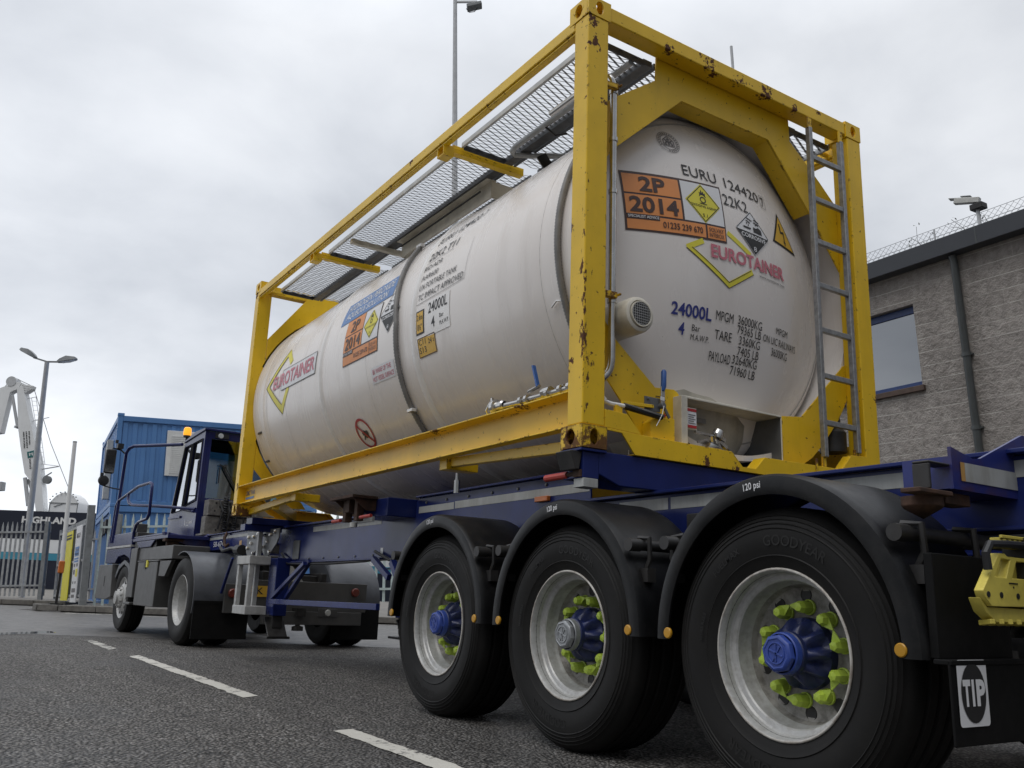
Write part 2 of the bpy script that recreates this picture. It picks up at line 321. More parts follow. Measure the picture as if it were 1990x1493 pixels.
def blockwork():
    s = NT('split face blockwork')
    sx = s.n('ShaderNodeSeparateXYZ'); s.t.links.new(s.pos, sx.inputs[0])
    cb = s.n('ShaderNodeCombineXYZ'); s.put(s.math('ADD', sx.outputs[1], sx.outputs[0]), cb.inputs[0]); s.put(s.math('ADD', sx.outputs[2], 1.435), cb.inputs[1])
    br = s.n('ShaderNodeTexBrick'); br.offset = 0.5; s.t.links.new(cb.outputs[0], br.inputs['Vector'])
    br.inputs['Scale'].default_value = 1.0; br.inputs['Brick Width'].default_value = 0.45; br.inputs['Row Height'].default_value = 0.2205
    br.inputs['Mortar Size'].default_value = 0.005; br.inputs['Mortar Smooth'].default_value = 0.3
    br.inputs['Color1'].default_value = (0.40, 0.365, 0.335, 1); br.inputs['Color2'].default_value = (0.335, 0.305, 0.28, 1); br.inputs['Mortar'].default_value = (0.38, 0.35, 0.32, 1)
    b2 = s.n('ShaderNodeTexBrick'); b2.offset = 0.0; s.t.links.new(cb.outputs[0], b2.inputs['Vector'])
    for k, v in (('Scale', 1.0), ('Brick Width', 60.0), ('Row Height', 0.2205), ('Mortar Size', 0.006), ('Mortar Smooth', 0.2)): b2.inputs[k].default_value = v
    rough = s.noise(9, 8, 0.62); pits = s.noise(34, 6, 0.6)
    col = s.mix(s.math('MULTIPLY', s.math('MULTIPLY', s.ramp(rough, 0.35, 0.7), 0.55), s.math('SUBTRACT', 1.0, br.outputs['Fac'])), br.outputs['Color'], (0.185, 0.165, 0.148))
    col = s.mix(s.math('MULTIPLY', s.ramp(pits, 0.58, 0.75), 0.45), col, (0.10, 0.088, 0.078))
    h = s.math('ADD', s.math('MULTIPLY', rough, 1.0), s.math('MULTIPLY', pits, 0.35))
    col = s.mix(s.math('MULTIPLY', b2.outputs['Fac'], s.ramp(s.noise(1.3, 3), 0.38, 0.6)), col, (0.56, 0.53, 0.49))
    run = s.ramp(s.noise(1.5, 5, 0.6, stretch=(1, 1, 0.12)), 0.52, 0.72)
    col = s.mix(s.math('MULTIPLY', run, 0.35), col, (0.12, 0.105, 0.095))
    h = s.math('MULTIPLY', h, s.math('SUBTRACT', 1.0, s.math('MULTIPLY', b2.outputs['Fac'], 0.7)))
    s.bump(h, 1.0, 0.07)
    return s.done(col, 0.85)
M['block'] = blockwork()
def glass_mat(name, tint, rough=0.03, alpha=0.5):
    s = NT(name)
    t = s.n('ShaderNodeBsdfTransparent'); t.inputs[0].default_value = (*tint, 1)
    g = s.n('ShaderNodeBsdfGlossy'); g.inputs['Roughness'].default_value = rough; g.inputs[0].default_value = (0.95, 0.97, 1, 1)
    mxs = s.n('ShaderNodeMixShader'); fr = s.n('ShaderNodeFresnel'); fr.inputs[0].default_value = 1.5
    s.put(s.math('MULTIPLY_ADD', fr.outputs[0], 1.0-alpha, alpha, clamp=True), mxs.inputs[0])
    s.t.links.new(t.outputs[0], mxs.inputs[1]); s.t.links.new(g.outputs[0], mxs.inputs[2])
    s.t.links.new(mxs.outputs[0], s.t.nodes['Material Output'].inputs[0])
    return s.m
M['cabglass'] = glass_mat('cab glass', (0.50, 0.64, 0.66), 0.02, 0.10)
M['sideglass'] = glass_mat('cab side glass', (0.55, 0.66, 0.68), 0.02, 0.55)
M['winglass'] = glass_mat('office window glass', (0.05, 0.07, 0.075), 0.02, 0.30)
M['mirror'] = paint('mirror glass', (0.35, 0.37, 0.38), 0.08, 0.05, metal=0.9)
def water_mat():
    s = NT('puddle water'); s.bump(s.noise(3, 3), 0.02, 0.01)
    return s.done((0.015, 0.015, 0.015), 0.06)
M['water'] = water_mat()
def beacon_mat():
    s = NT('lit beacon'); s.put((1.0, 0.42, 0.03), s.b.inputs['Emission Color'])
    return s.done((0.7, 0.30, 0.02), 0.25, Emission_Strength=0.9)
M['beacon'] = beacon_mat()

# ------------------------------------------------------------------ mesh building helpers
def frame_of(d):
    d = Vector(d).normalized()
    a = Vector((0, 0, 1)) if abs(d.z) < 0.9 else Vector((1, 0, 0))
    u = d.cross(a).normalized(); return u, u.cross(d).normalized()

class MB:
    def __init__(s): s.v, s.f, s.mi, s.cuts = [], [], [], []
    def cut(s): s.cuts.append(len(s.f)); return s       # what follows becomes a separate object of the same name
    def add(s, vs, fs, mi=0):
        o = len(s.v); s.v += [Vector(p) for p in vs]
        s.f += [tuple(i+o for i in f) for f in fs]; s.mi += [mi]*len(fs); return s
    def box(s, a, b, mi=0):
        (x0, y0, z0), (x1, y1, z1) = a, b
        return s.add([(x0,y0,z0),(x1,y0,z0),(x1,y1,z0),(x0,y1,z0),(x0,y0,z1),(x1,y0,z1),(x1,y1,z1),(x0,y1,z1)],
                     [(0,3,2,1),(4,5,6,7),(0,1,5,4),(1,2,6,5),(2,3,7,6),(3,0,4,7)], mi)
    def bar(s, p, q, w, h, up=(0, 0, 1), mi=0):
        p, q = Vector(p), Vector(q); d = (q-p).normalized(); up = Vector(up)
        sd = d.cross(up)
        if sd.length < 1e-4: sd = d.cross(Vector((1, 0, 0)))
        sd.normalize(); up = sd.cross(d).normalized(); sd *= w/2; up *= h/2
        return s.add([p-sd-up,p+sd-up,p+sd+up,p-sd+up,q-sd-up,q+sd-up,q+sd+up,q-sd+up],
                     [(0,3,2,1),(4,5,6,7),(0,1,5,4),(1,2,6,5),(2,3,7,6),(3,0,4,7)], mi)
    def prism(s, poly, axis, a, b, mi=0):
        f = {'x': lambda p, t: (t, p[0], p[1]), 'y': lambda p, t: (p[0], t, p[1]), 'z': lambda p, t: (p[0], p[1], t)}[axis]
        n = len(poly)
        return s.add([f(p, a) for p in poly]+[f(p, b) for p in poly],
                     [tuple(range(n)), tuple(range(2*n-1, n-1, -1))]+[(i, n+i, n+(i+1) % n, (i+1) % n) for i in range(n)], mi)
    def holed(s, loops, axis, a, b, mi=0):
        f = {'x': lambda p, t: (t, p[0], p[1]), 'y': lambda p, t: (p[0], t, p[1]), 'z': lambda p, t: (p[0], p[1], t)}[axis]
        flat = [p for l in loops for p in l]; n = len(flat)
        tris = tessellate_polygon([[Vector((p[0], p[1], 0)) for p in l] for l in loops])
        fs = [tuple(t) for t in tris]+[tuple(n+i for i in reversed(t)) for t in tris]
        o = 0
        for l in loops:
            m = len(l); fs += [(o+i, n+o+i, n+o+(i+1) % m, o+(i+1) % m) for i in range(m)]; o += m
        return s.add([f(p, a) for p in flat]+[f(p, b) for p in flat], fs, mi)
    def tube(s, pts, r, n=10, caps=True, mi=0, closed=False):
        P = [Vector(p) for p in pts]; m = len(P)
        rr = r if isinstance(r, (list, tuple)) else [r]*m
        vs, fs = [], []; u = None
        for i, p in enumerate(P):
            if closed: d = P[(i+1) % m]-P[i-1]
            else: d = (P[min(i+1, m-1)]-P[max(i-1, 0)])
            d.normalize()
            if u is None: u, w = frame_of(d)
            else:
                u = (u-d*u.dot(d)).normalized(); w = u.cross(d).normalized()
            for k in range(n):
                a = 2*math.pi*k/n; vs.append(p+(u*math.cos(a)+w*math.sin(a))*rr[i])
        for i in range(m if closed else m-1):
            j = (i+1) % m
            for k in range(n): fs.append((i*n+k, i*n+(k+1) % n, j*n+(k+1) % n, j*n+k))
        if caps and not closed: fs += [tuple(range(n-1, -1, -1)), tuple((m-1)*n+k for k in range(n))]
        return s.add(vs, fs, mi)
    def lathe(s, prof, o, axis, n=32, mi=0, a0=0.0, a1=2*math.pi, ref=None):
        """prof: (radius, distance along axis)"""
        ax = Vector(axis).normalized(); o = Vector(o)
        if ref is None: u, w = frame_of(ax)
        else: u = Vector(ref).normalized(); w = ax.cross(u)
        full = abs(a1-a0-2*math.pi) < 1e-6; cnt = n if full else n+1
        vs, fs, m = [], [], len(prof)
        for k in range(cnt):
            a = a0+(a1-a0)*k/n; dr = u*math.cos(a)+w*math.sin(a)
            for r, h in prof: vs.append(o+ax*h+dr*r)
        for k in range(n):
            k2 = (k+1) % cnt
            for i in range(m-1): fs.append((k*m+i, k*m+i+1, k2*m+i+1, k2*m+i))
        return s.add(vs, fs, mi)
    def cyl(s, p, q, r, n=16, mi=0, r2=None):
        p, q = Vector(p), Vector(q); L = (q-p).length
        return s.lathe([(0, 0), (r, 0), (r if r2 is None else r2, L), (0, L)], p, q-p, n, mi)
    def build(s, name, mat, parent=None, bevel=0.0, smooth=35, local=False, fix=True, seg=2):
        ends = [c for c in s.cuts if 0 < c < len(s.f)]
        if ends:
            first = None; a = 0
            for b in ends+[len(s.f)]:
                used = sorted({i for f in s.f[a:b] for i in f}); ix = {o: n for n, o in enumerate(used)}
                q = MB(); q.v = [s.v[i] for i in used]; q.f = [tuple(ix[i] for i in f) for f in s.f[a:b]]; q.mi = s.mi[a:b]; a = b
                o = q.build(name, mat, parent, bevel, smooth, local, fix, seg)
                first = first or o
            return first
        me = bpy.data.meshes.new(name)
        vs = s.v
        if parent is not None and not local:
            r = parent
            while r.parent: r = r.parent
            inv = r.matrix_basis.inverted(); vs = [inv @ p for p in s.v]
        me.from_pydata([tuple(p) for p in vs], [], s.f)
        for i, p in enumerate(me.polygons): p.material_index = s.mi[i]
        if fix:
            bm = bmesh.new(); bm.from_mesh(me)
            bmesh.ops.remove_doubles(bm, verts=bm.verts, dist=1e-6)
            bmesh.ops.recalc_face_normals(bm, faces=bm.faces); bm.to_mesh(me); bm.free()
        for x in (mat if isinstance(mat, (list, tuple)) else [mat]): me.materials.append(M[x] if isinstance(x, str) else x)
        me.update()
        if smooth:
            me.shade_smooth(); me.set_sharp_from_angle(angle=RAD(smooth))
        o = bpy.data.objects.new(name, me); COL.objects.link(o)
        if parent is not None: o.parent = parent
        if bevel:
            b = o.modifiers.new('bevel', 'BEVEL'); b.width = bevel; b.segments = seg; b.limit_method = 'ANGLE'; b.angle_limit = RAD(40)
            b.harden_normals = True
        return o

def thing(name, label, cat, loc=(0, 0, 0), rz=0.0, group=None):
    o = bpy.data.objects.new(name, None); COL.objects.link(o)
    o.location = loc; o.rotation_euler = (0, 0, rz); o.empty_display_size = 0.2
    o['label'] = label; o['category'] = cat
    if group: o['group'] = group
    return o
def tag(o, label, cat, group=None):
    o['label'] = label; o['category'] = cat
    if group: o['group'] = group
    return o
def struct(o): o['kind'] = 'structure'; return o
def copy_tree(o, parent=None):
    c = o.copy(); COL.objects.link(c); c.parent = parent
    for ch in list(o.children): copy_tree(ch, c)
    return c
def arc(c, r, a0, a1, n, f):
    return [f(c[0]+r*math.cos(a0+(a1-a0)*i/n), c[1]+r*math.sin(a0+(a1-a0)*i/n)) for i in range(n+1)]
def oval(cx, cy, rx, ry, n=14): return [(cx+rx*math.cos(2*math.pi*i/n), cy+ry*math.sin(2*math.pi*i/n)) for i in range(n)]
def rrect(x0, y0, x1, y1, r, n=4):
    out = []
    for cx, cy, a in ((x1-r, y1-r, 0), (x0+r, y1-r, 90), (x0+r, y0+r, 180), (x1-r, y0+r, 270)):
        out += [(cx+r*math.cos(RAD(a+90*i/n)), cy+r*math.sin(RAD(a+90*i/n))) for i in range(n+1)]
    return out

# ------------------------------------------------------------------ lettering and printed signs
_txt = {}
def text_geo(t, bold=0.0):
    k = (t, bold)
    if k not in _txt:
        cu = bpy.data.curves.new('lettering', 'FONT'); cu.body = t; cu.size = 1.0; cu.offset = bold; cu.resolution_u = 3; cu.fill_mode = 'BOTH'
        ob = bpy.data.objects.new('lettering', cu)
        me = bpy.data.meshes.new_from_object(ob)
        vs = [(v.co.x, v.co.y) for v in me.vertices]; fs = [tuple(p.vertices) for p in me.polygons]
        bpy.data.objects.remove(ob); bpy.data.curves.remove(cu); bpy.data.meshes.remove(me)
        x0 = min(v[0] for v in vs); x1 = max(v[0] for v in vs); y0 = min(v[1] for v in vs); y1 = max(v[1] for v in vs)
        _txt[k] = ([((x-x0)/(x1-x0), (y-y0)/(y1-y0)) for x, y in vs], fs)
    return _txt[k]

class Decal:
    """flat shapes in (u, v), laid onto a real surface by smap(u, v, offset)"""
    def __init__(s, smap, step=0.05): s.m, s.step, s.v, s.f, s.mi, s.mats = smap, step, [], [], [], []
    def piece(s, name, parent, local=False):       # build what is there and start afresh
        o = s.build(name, parent, local); s.v, s.f, s.mi, s.mats = [], [], [], []; return o
    def slot(s, mat):
        if mat not in s.mats: s.mats.append(mat)
        return s.mats.index(mat)
    def tri(s, a, b, c, off, mi):
        L = [((a[0]-b[0])**2+(a[1]-b[1])**2, 0), ((b[0]-c[0])**2+(b[1]-c[1])**2, 1), ((c[0]-a[0])**2+(c[1]-a[1])**2, 2)]
        d, k = max(L)
        if d > s.step**2:
            p = (a, b, c)
            P, Q, R_ = p[k], p[(k+1) % 3], p[(k+2) % 3]
            m = ((P[0]+Q[0])/2, (P[1]+Q[1])/2)
            s.tri(P, m, R_, off, mi); s.tri(m, Q, R_, off, mi); return
        i = len(s.v); s.v += [s.m(q[0], q[1], off) for q in (a, b, c)]; s.f.append((i, i+1, i+2)); s.mi.append(mi)
    def poly(s, pts, mat, layer=0):
        mi = s.slot(mat); off = 0.003+0.0016*layer
        for t in tessellate_polygon([[Vector((p[0], p[1], 0)) for p in pts]]): s.tri(*[pts[i] for i in t], off, mi)
        return s
    def rect(s, u0, v0, u1, v1, mat, layer=0): return s.poly([(u0, v0), (u1, v0), (u1, v1), (u0, v1)], mat, layer)
    def quad(s, p00, p10, p11, p01, mat, layer=0): return s.poly([p00, p10, p11, p01], mat, layer)
    def line(s, p, q, w, mat, layer=0):
        dx, dy = q[0]-p[0], q[1]-p[1]; L = math.hypot(dx, dy); nx, ny = -dy/L*w/2, dx/L*w/2
        return s.poly([(p[0]+nx, p[1]+ny), (q[0]+nx, q[1]+ny), (q[0]-nx, q[1]-ny), (p[0]-nx, p[1]-ny)], mat, layer)
    def outline(s, pts, w, mat, layer=0):
        for i in range(len(pts)): s.line(pts[i], pts[(i+1) % len(pts)], w, mat, layer)
        return s
    def ring(s, c, r0, r1, mat, layer=0, n=36, a0=0.0, a1=2*math.pi):
        for i in range(n):
            p, q = a0+(a1-a0)*i/n, a0+(a1-a0)*(i+1)/n
            s.poly([(c[0]+r0*math.cos(p), c[1]+r0*math.sin(p)), (c[0]+r1*math.cos(p), c[1]+r1*math.sin(p)),
                    (c[0]+r1*math.cos(q), c[1]+r1*math.sin(q)), (c[0]+r0*math.cos(q), c[1]+r0*math.sin(q))], mat, layer)
        return s
    def text(s, t, u0, v0, u1, v1, mat, layer=1, bold=0.0, dv=0.0, shear=0.0, vert=None):
        """fit into the box; dv lifts the right end, shear slants the letters"""
        vs, fs = text_geo(t, bold); mi = s.slot(mat); off = 0.003+0.0016*layer
        w, h = u1-u0, v1-v0
        P = [(u0+x*w+shear*y*h, v0+y*h+dv*x) for x, y in vs]
        for f in fs:
            for t_ in ([f] if len(f) == 3 else [(f[0], f[i], f[i+1]) for i in range(1, len(f)-1)]): s.tri(*[P[i] for i in t_], off, mi)
        return s
    def build(s, name, parent, local=False):
        me = bpy.data.meshes.new(name); vs = [Vector(p) for p in s.v]
        if not local:
            r = parent
            while r.parent: r = r.parent
            inv = r.matrix_basis.inverted(); vs = [inv @ p for p in vs]
        me.from_pydata([tuple(p) for p in vs], [], s.f)
        for i, p in enumerate(me.polygons): p.material_index = s.mi[i]
        for m_ in s.mats: me.materials.append(M[m_])
        me.update(); o = bpy.data.objects.new(name, me); COL.objects.link(o); o.parent = parent; return o

XC, ZC, RT = 1.219, 1.235, 1.15
def on_side(u, v, off):      # u = -y (reads front to rear on the near side), v = arc length above the tank's equator
    a = v/RT; r = RT+off
    return (XC-r*math.cos(a), -u, ZC+r*math.sin(a))
def head_y(r): return 0.07+r*r/4.8
def on_head(u, v, off):
    return (u, head_y(math.hypot(u-XC, v-ZC))-off, v)
def on_x(x, sgn=-1): return lambda u, v, off: (x+sgn*off, -u, v)      # plane facing -x, u = -y
def on_y(y): return lambda u, v, off: (u, y-off, v)                   # plane facing -y, u = x

# ================================================================== the setting
E1, E2 = Vector((.84, -.5426, 0)), Vector((.5426, .84, 0))      # across the view / away from the viewer
def bp(a, b, z=0.0): return E1*a+E2*b+Vector((0, 0, z))
def flat(name, pts, z, mat, n=0):
    m = MB(); m.add([(p[0], p[1], z) for p in pts], [tuple(range(len(pts)))]); return struct(m.build(name, mat, smooth=0))
gp = [bp(-1500, 87.5), bp(-1500, -1500), bp(1500, -1500), bp(1500, 87.5)]
flat('road', gp, GZ, 'asphalt')
flat('harbour_water', [(-3000, -3000), (3000, -3000), (3000, 3000), (-3000, 3000)], GZ-3.5, 'water')
PV = GZ+0.15
def slab(name, pts, z0, z1, mat):
    m = MB(); m.prism([(p[0], p[1]) for p in pts], 'z', z0, z1); return struct(m.build(name, mat, smooth=0))
# near pavement with kerb (in front of the cabins) and the far pavement under the fence
kx0, kx1 = -11.9, 9.0
slab('pavement', [bp(kx0+.9, 17.5), bp(kx1, 17.0), bp(kx1, 60), bp(kx0-1.0, 24.2)], GZ-.1, PV, 'concrete')
def kerbline(name, pts):
    m = MB()
    for (p, q) in zip(pts, pts[1:]):
        p, q = Vector(p), Vector(q); L = (q-p).length; n = max(1, round(L/0.92)); d = (q-p)/L
        for i in range(n):
            a = p+d*(L*i/n+.004); b = p+d*(L*(i+1)/n-.004)
            m.bar(a+Vector((0, 0, -.06)), b+Vector((0, 0, -.06)), .14, .14)
    return struct(m.build(name, 'kerb', bevel=.012))
kerbline('kerb', [bp(kx0+.05, 19.2, PV+.005), bp(kx0+.03, 18.0, PV+.005), bp(kx0+.35, 17.55, PV+.005), bp(kx0+.9, 17.42, PV+.005), bp(kx1, 16.92, PV+.005)])
slab('footpath', [bp(-40, 22.5), bp(kx0-1.2, 22.2), bp(kx0-1.0, 24.2), bp(kx1, 60), bp(-40, 60)], GZ-.1, PV-.004, 'concrete')
kerbline('kerb', [bp(-30, 22.4, PV+.002), bp(kx0-1.2, 22.1, PV+.002)])
def marking(pts, mat, jag=.007, step=.035):
    rnd = random.Random(len(COL.objects)); out = []        # thermoplastic with chipped edges
    for i in range(len(pts)):
        p, q = Vector(pts[i]).to_2d(), Vector(pts[(i+1) % len(pts)]).to_2d(); L = (q-p).length; n = max(1, int(L/step)); d = (q-p)/L; nn = Vector((-d.y, d.x)); w = 0
        for k in range(n):
            w = w*.6+rnd.uniform(-jag, jag); out.append(p+d*(L*k/n)+nn*(w if k else 0))
    return flat('road_marking', out, GZ+.004, mat)
marking([(-.754, 1.053), (-.632, 1.083), (-.625, -1.4), (-.735, -1.4)], 'roadwhite')
marking([(-.792, 6.25), (-.675, 6.38), (-.640, 2.64), (-.760, 2.57)], 'roadwhite')
marking([(-.83, 8.98), (-.73, 9.02), (-.712, 7.45), (-.835, 7.10)], 'roadworn')
for a0, a1, b0, b1 in ((-10.6, -9.75, 16.75, 17.05), (-9.9, -9.1, 17.12, 17.3), (-9.0, -7.6, 16.45, 16.6)):
    marking([bp(a0, b0), bp(a1, b0), bp(a1, b1), bp(a0, b1)], 'roadworn')
pud = [(-1.66, 10.1), (-1.25, 10.45), (-.93, 10.83), (-.97, 11.2), (-1.3, 10.95), (-1.65, 10.62), (-3.2, 9.9), (-5, 9.0), (-5, 8.7), (-3.2, 9.4)]
flat('road_puddle', pud, GZ+.003, 'water')
flat('road_patch', [bp(-30, 8.4), bp(-6.2, 8.0), bp(8, 7.6), bp(8, 16.7), bp(-10.6, 17.2), bp(-12.4, 18.2), bp(-13.2, 22.0), bp(-30, 22.3)], GZ+.002, 'patch')

# ------------------------------------------------------------------ the masonry building on the far side
BX = 9.8
bld = thing('masonry_building', 'flat roofed brown split block building with dark fascia behind the lorry', 'building', (BX+3.5, 1, GZ))
m = MB(); win = [(4.21, 2.70), (5.70, 2.70), (5.70, 4.02), (4.21, 4.02)]
m.holed([[(-14, GZ-.2), (13, GZ-.2), (13, 4.62), (-14, 4.62)], win], 'x', BX, BX+.30)
m.box((BX+.301, -14, GZ-.2), (BX+8, -13.7, 4.62)); m.box((BX+.301, 12.7, GZ-.2), (BX+8, 13, 4.62)); m.box((BX+7.7, -13.69, GZ-.2), (BX+8, 12.69, 4.62))
m.build('wall', 'block', bld, smooth=0)
m = MB(); m.box((BX-.22, -14.4, 4.56), (BX+8.3, 13.4, 4.84)); m.build('roof', 'fascia', bld, bevel=.01)
m = MB()
for y in (-8.0, 2.98, 9.2): m.box((BX-.223, y-.012, 4.565), (BX-.219, y+.012, 4.835)); m.cut()
m.build('fascia_joint', 'pipe', bld, smooth=0)
w = MB(); X0 = BX+.10
w.holed([[(4.215, 2.705), (5.695, 2.705), (5.695, 4.015), (4.215, 4.015)], [(4.27, 2.79), (5.62, 2.79), (5.62, 3.90), (4.27, 3.90)]], 'x', X0, X0+.06)
wf = w.build('window', 'winframe', bld, bevel=.006)
m = MB(); m.box((X0+.025, 4.271, 2.791), (X0+.035, 5.619, 3.899)); m.build('pane', 'winglass', wf, smooth=0)
m = MB(); m.box((BX-.06, 4.16, 2.61), (BX+.098, 5.75, 2.698)); m.build('sill', 'sill', wf, bevel=.008)
m = MB(); m.box((BX+1.2, 3.2, 1.6), (BX+1.25, 7, 4.5)); m.build('interior_blind', 'shutter', bld, smooth=0)
m = MB()
m.tube([(BX-.07, 3.43, GZ), (BX-.07, 3.43, 4.46), (BX-.10, 3.43, 4.555)], .055, 14)
for z in (0.4, 1.9, 3.0): m.cyl((BX-.07, 3.43, z-.03), (BX-.07, 3.43, z+.03), .066, 14); m.box((BX-.075, 3.35, z-.015), (BX-.001, 3.51, z+.015))
m.build('downpipe', 'pipe', bld)
# roof camera
cc = thing('security_camera', 'white housed security camera on a short post above the dark fascia', 'camera', (BX-.05, 2.98, 4.84))
m = MB(); m.tube([(BX-.05, 2.98, 4.84), (BX-.05, 2.98, 5.14)], .028, 10); m.box((BX-.10, 2.92, 4.838), (BX, 3.04, 4.86)); m.build('post', 'lamp', cc)
m = MB(); m.box((BX-.13, 2.87, 5.13), (BX+.03, 3.06, 5.22)); m.tube([(BX-.05, 2.98, 5.20), (BX-.05, 3.02, 5.28)], .03, 10); m.build('bracket', 'darksteel', cc, bevel=.01)
m = MB(); m.bar((BX-.05, 2.93, 5.27), (BX-.12, 3.27, 5.36), .10, .08); m.bar((BX-.045, 3.02, 5.335), (BX-.13, 3.34, 5.42), .12, .012); m.build('housing', 'offwhite', cc, bevel=.012)
m = MB(); m.bar((BX-.065, 3.04, 5.372), (BX-.09, 3.18, 5.41), .08, .018); m.bar((BX-.075, 3.10, 5.33), (BX-.075, 3.10, 5.39), .03, .03); m.build('hood', 'lamphead', cc, bevel=.008)
# roof edge fence
rf = thing('mesh_fence', 'thin wire mesh fence standing along the roof edge of the block building', 'fence', (BX+1.4, 0, 4.84))
FX = BX+1.4; m = MB()
for i in range(10): m.tube([(FX, -6+i*2.1, 4.83), (FX, -6+i*2.1, 5.70)], .018, 6); m.cut()
m.build('post', 'lamp', rf)
m = MB()
for z in (5.70, 5.55): m.tube([(FX, -8, z), (FX, 12.9, z)], .005, 4)
y = -8.0
while y < 12.3:
    m.bar((FX, y, 4.84), (FX, y+.85, 5.69), .0045, .0045); m.bar((FX+.006, y+.85, 4.84), (FX+.006, y, 5.69), .0045, .0045); y += .105
m.build('wire_mesh', 'galv', rf, smooth=0)
random.seed(5)
def twiggy(x, y, z, h, n, label):
    m = MB(); lf = MB()
    def grow(p, d, L, r, lev):
        q = p+d*L; m.bar(p, q, r, r)
        if lev == 0:
            for _ in range(3):
                c = q+Vector([random.uniform(-.06, .06) for _ in range(3)]); a = Vector([random.uniform(-1, 1) for _ in range(3)]).normalized()*.03; b_ = Vector([random.uniform(-1, 1) for _ in range(3)]).normalized()*.016
                lf.add([c-a, c+b_, c+a, c-b_], [(0, 1, 2, 3)])
            return
        for _ in range(random.choice((2, 3))):
            grow(q, (d+Vector([random.uniform(-.75, .75) for _ in range(3)])).normalized(), L*random.uniform(.5, .8), r*.65, lev-1)
    for _ in range(n): grow(Vector((x+random.uniform(-.1, .1), y+random.uniform(-.3, .3), z)), Vector((random.uniform(-.3, .3), random.uniform(-.7, .7), 1)).normalized(), h*random.uniform(.3, .5), .014, 2)
    t = thing('bush', label, 'bush', (x, y, z), group='bushes behind the roof fence'); m.build('stem', 'twig', t, smooth=0); lf.build('leaves', 'leaf', t, smooth=0)
twiggy(BX+1.8, 4.9, 4.83, 1.4, 4, 'bare twiggy bush between the yellow frame and the roof camera, widest of the roof bushes')
twiggy(BX+1.8, 6.15, 4.83, 1.45, 4, 'small twiggy bush on the roof edge touching the yellow corner post')
twiggy(BX+1.8, 3.62, 4.83, 1.2, 3, 'small twiggy bush just beside the roof camera post')
# thin aerial and tall lighting mast beyond the tank
m = MB(); m.tube([(BX+2.2, 9.83, 4.83), (BX+2.2, 9.83, 12.70)], .035, 8); m.cyl((BX+2.2, 9.83, 4.83), (BX+2.2, 9.83, 4.9), .12)
tag(m.build('aerial_mast', 'lamp'), 'thin grey aerial mast poking above the top beam of the yellow frame', 'mast')
lm = thing('lighting_mast', 'tall grey lighting mast rising behind the yellow top rail', 'mast', (8.9, 18.55, GZ))
m = MB(); m.tube([(8.9, 18.55, GZ), (8.9, 18.55, 8.0), (8.9, 18.55, 13.4), (8.9, 18.55, 20.5)], [.13, .11, .085, .055], 8); m.build('pole', 'lamp', lm)
m = MB(); m.bar((8.9, 18.55, 17.95), (9.5, 18.16, 17.95), .06, .06); m.build('arm', 'lamp', lm)
m = MB(); m.bar((9.22, 18.34, 17.72), (9.62, 18.08, 17.84), .30, .12); m.build('floodlight', 'lamphead', lm, bevel=.02)
m = MB(); m.tube([(9.2, 18.35, 17.7), (9.28, 18.3, 17.56), (9.42, 18.2, 17.58), (9.5, 18.15, 17.72)], .012, 6); m.build('cable', 'black', lm)

# ------------------------------------------------------------------ stacked blue cabins
CE1, CE2 = Vector((.9965, -.084, 0)), Vector((.084, .9965, 0)); CO = Vector((1.50, 24.3, 0))
def cp(u, w, z): return CO+CE1*u+CE2*w+Vector((0, 0, z))
def cabin(z0, z1, label, upper):
    t = thing('site_cabin', label, 'cabin', cp(3, 3, z0), group='stacked blue cabins')
    Wd, Dp = 6.06, 6.0; m = MB()
    def bx(m, u0, u1, w0, w1, a, b):
        P = [cp(u, w, z) for z in (a, b) for (u, w) in ((u0, w0), (u1, w0), (u1, w1), (u0, w1))]
        m.add(P, [(0,3,2,1),(4,5,6,7),(0,1,5,4),(1,2,6,5),(2,3,7,6),(3,0,4,7)])
    bx(m, .06, Wd-.06, .06, Dp-.06, z0+.1, z1-.1)
    u = .16
    while u < Wd-.3:                      # shallow upright ribs of the sheeting
        bx(m, u, u+.13, .035, .0605, z0+.16, z1-.2); u += .27
    u = .16
    while u < Dp-.3: bx(m, .035, .0605, u, u+.13, z0+.16, z1-.2); u += .27
    m.build('wall', 'cabin', t, smooth=0)
    f = MB()
    for u in (0, Wd-.14):
        for w in (0, Dp-.14): bx(f, u, u+.14, w, w+.14, z0, z1)
    for a, b in ((z0, z0+.15), (z1-.17, z1)):
        bx(f, .14, Wd-.14, 0, .12, a+.004, b-.004); bx(f, .14, Wd-.14, Dp-.12, Dp, a+.004, b-.004); bx(f, 0, .12, .14, Dp-.14, a+.004, b-.004); bx(f, Wd-.12, Wd, .14, Dp-.14, a+.004, b-.004)
    for u in (0, Wd-.16):
        for w in (0, Dp-.16): bx(f, u-.01, u+.17, w-.01, w+.17, z1-.02, z1+.07)
    f.build('frame', 'cabin', t, bevel=.012)
    if upper:
        s = MB(); bx(s, 1.40, 2.55, -.03, .05, z0+.92, z1-.36); sh = s.build('shutter', 'shutter', t, bevel=.01)
        s = MB(); z = z0+1.0
        while z < z1-.5: bx(s, 1.52, 2.43, -.045, -.029, z, z+.035); z += .058
        s.build('slat_panel', 'shutter', sh, smooth=0)
        s = MB(); bx(s, -.14, .03, 1.3, 1.62, z0+.3, z1-.55); s.build('side_panel', 'offwhite', t, bevel=.01)
        s = MB(); bx(s, -.05, .04, 2.4, 3.6, z0+1.3, z1-.45); s.build('side_window', 'darksteel', t, bevel=.01)
    else:
        s = MB()
        for k in range(3): bx(s, -.04, .04, .5+k*.9, 1.1+k*.9, z1-.75, z1-.35); s.cut()
        s.build('side_window', 'darksteel', t, bevel=.01)
    return t
cabin(1.54, 4.19, 'upper blue cabin with white slatted shutter, stacked on another', True)
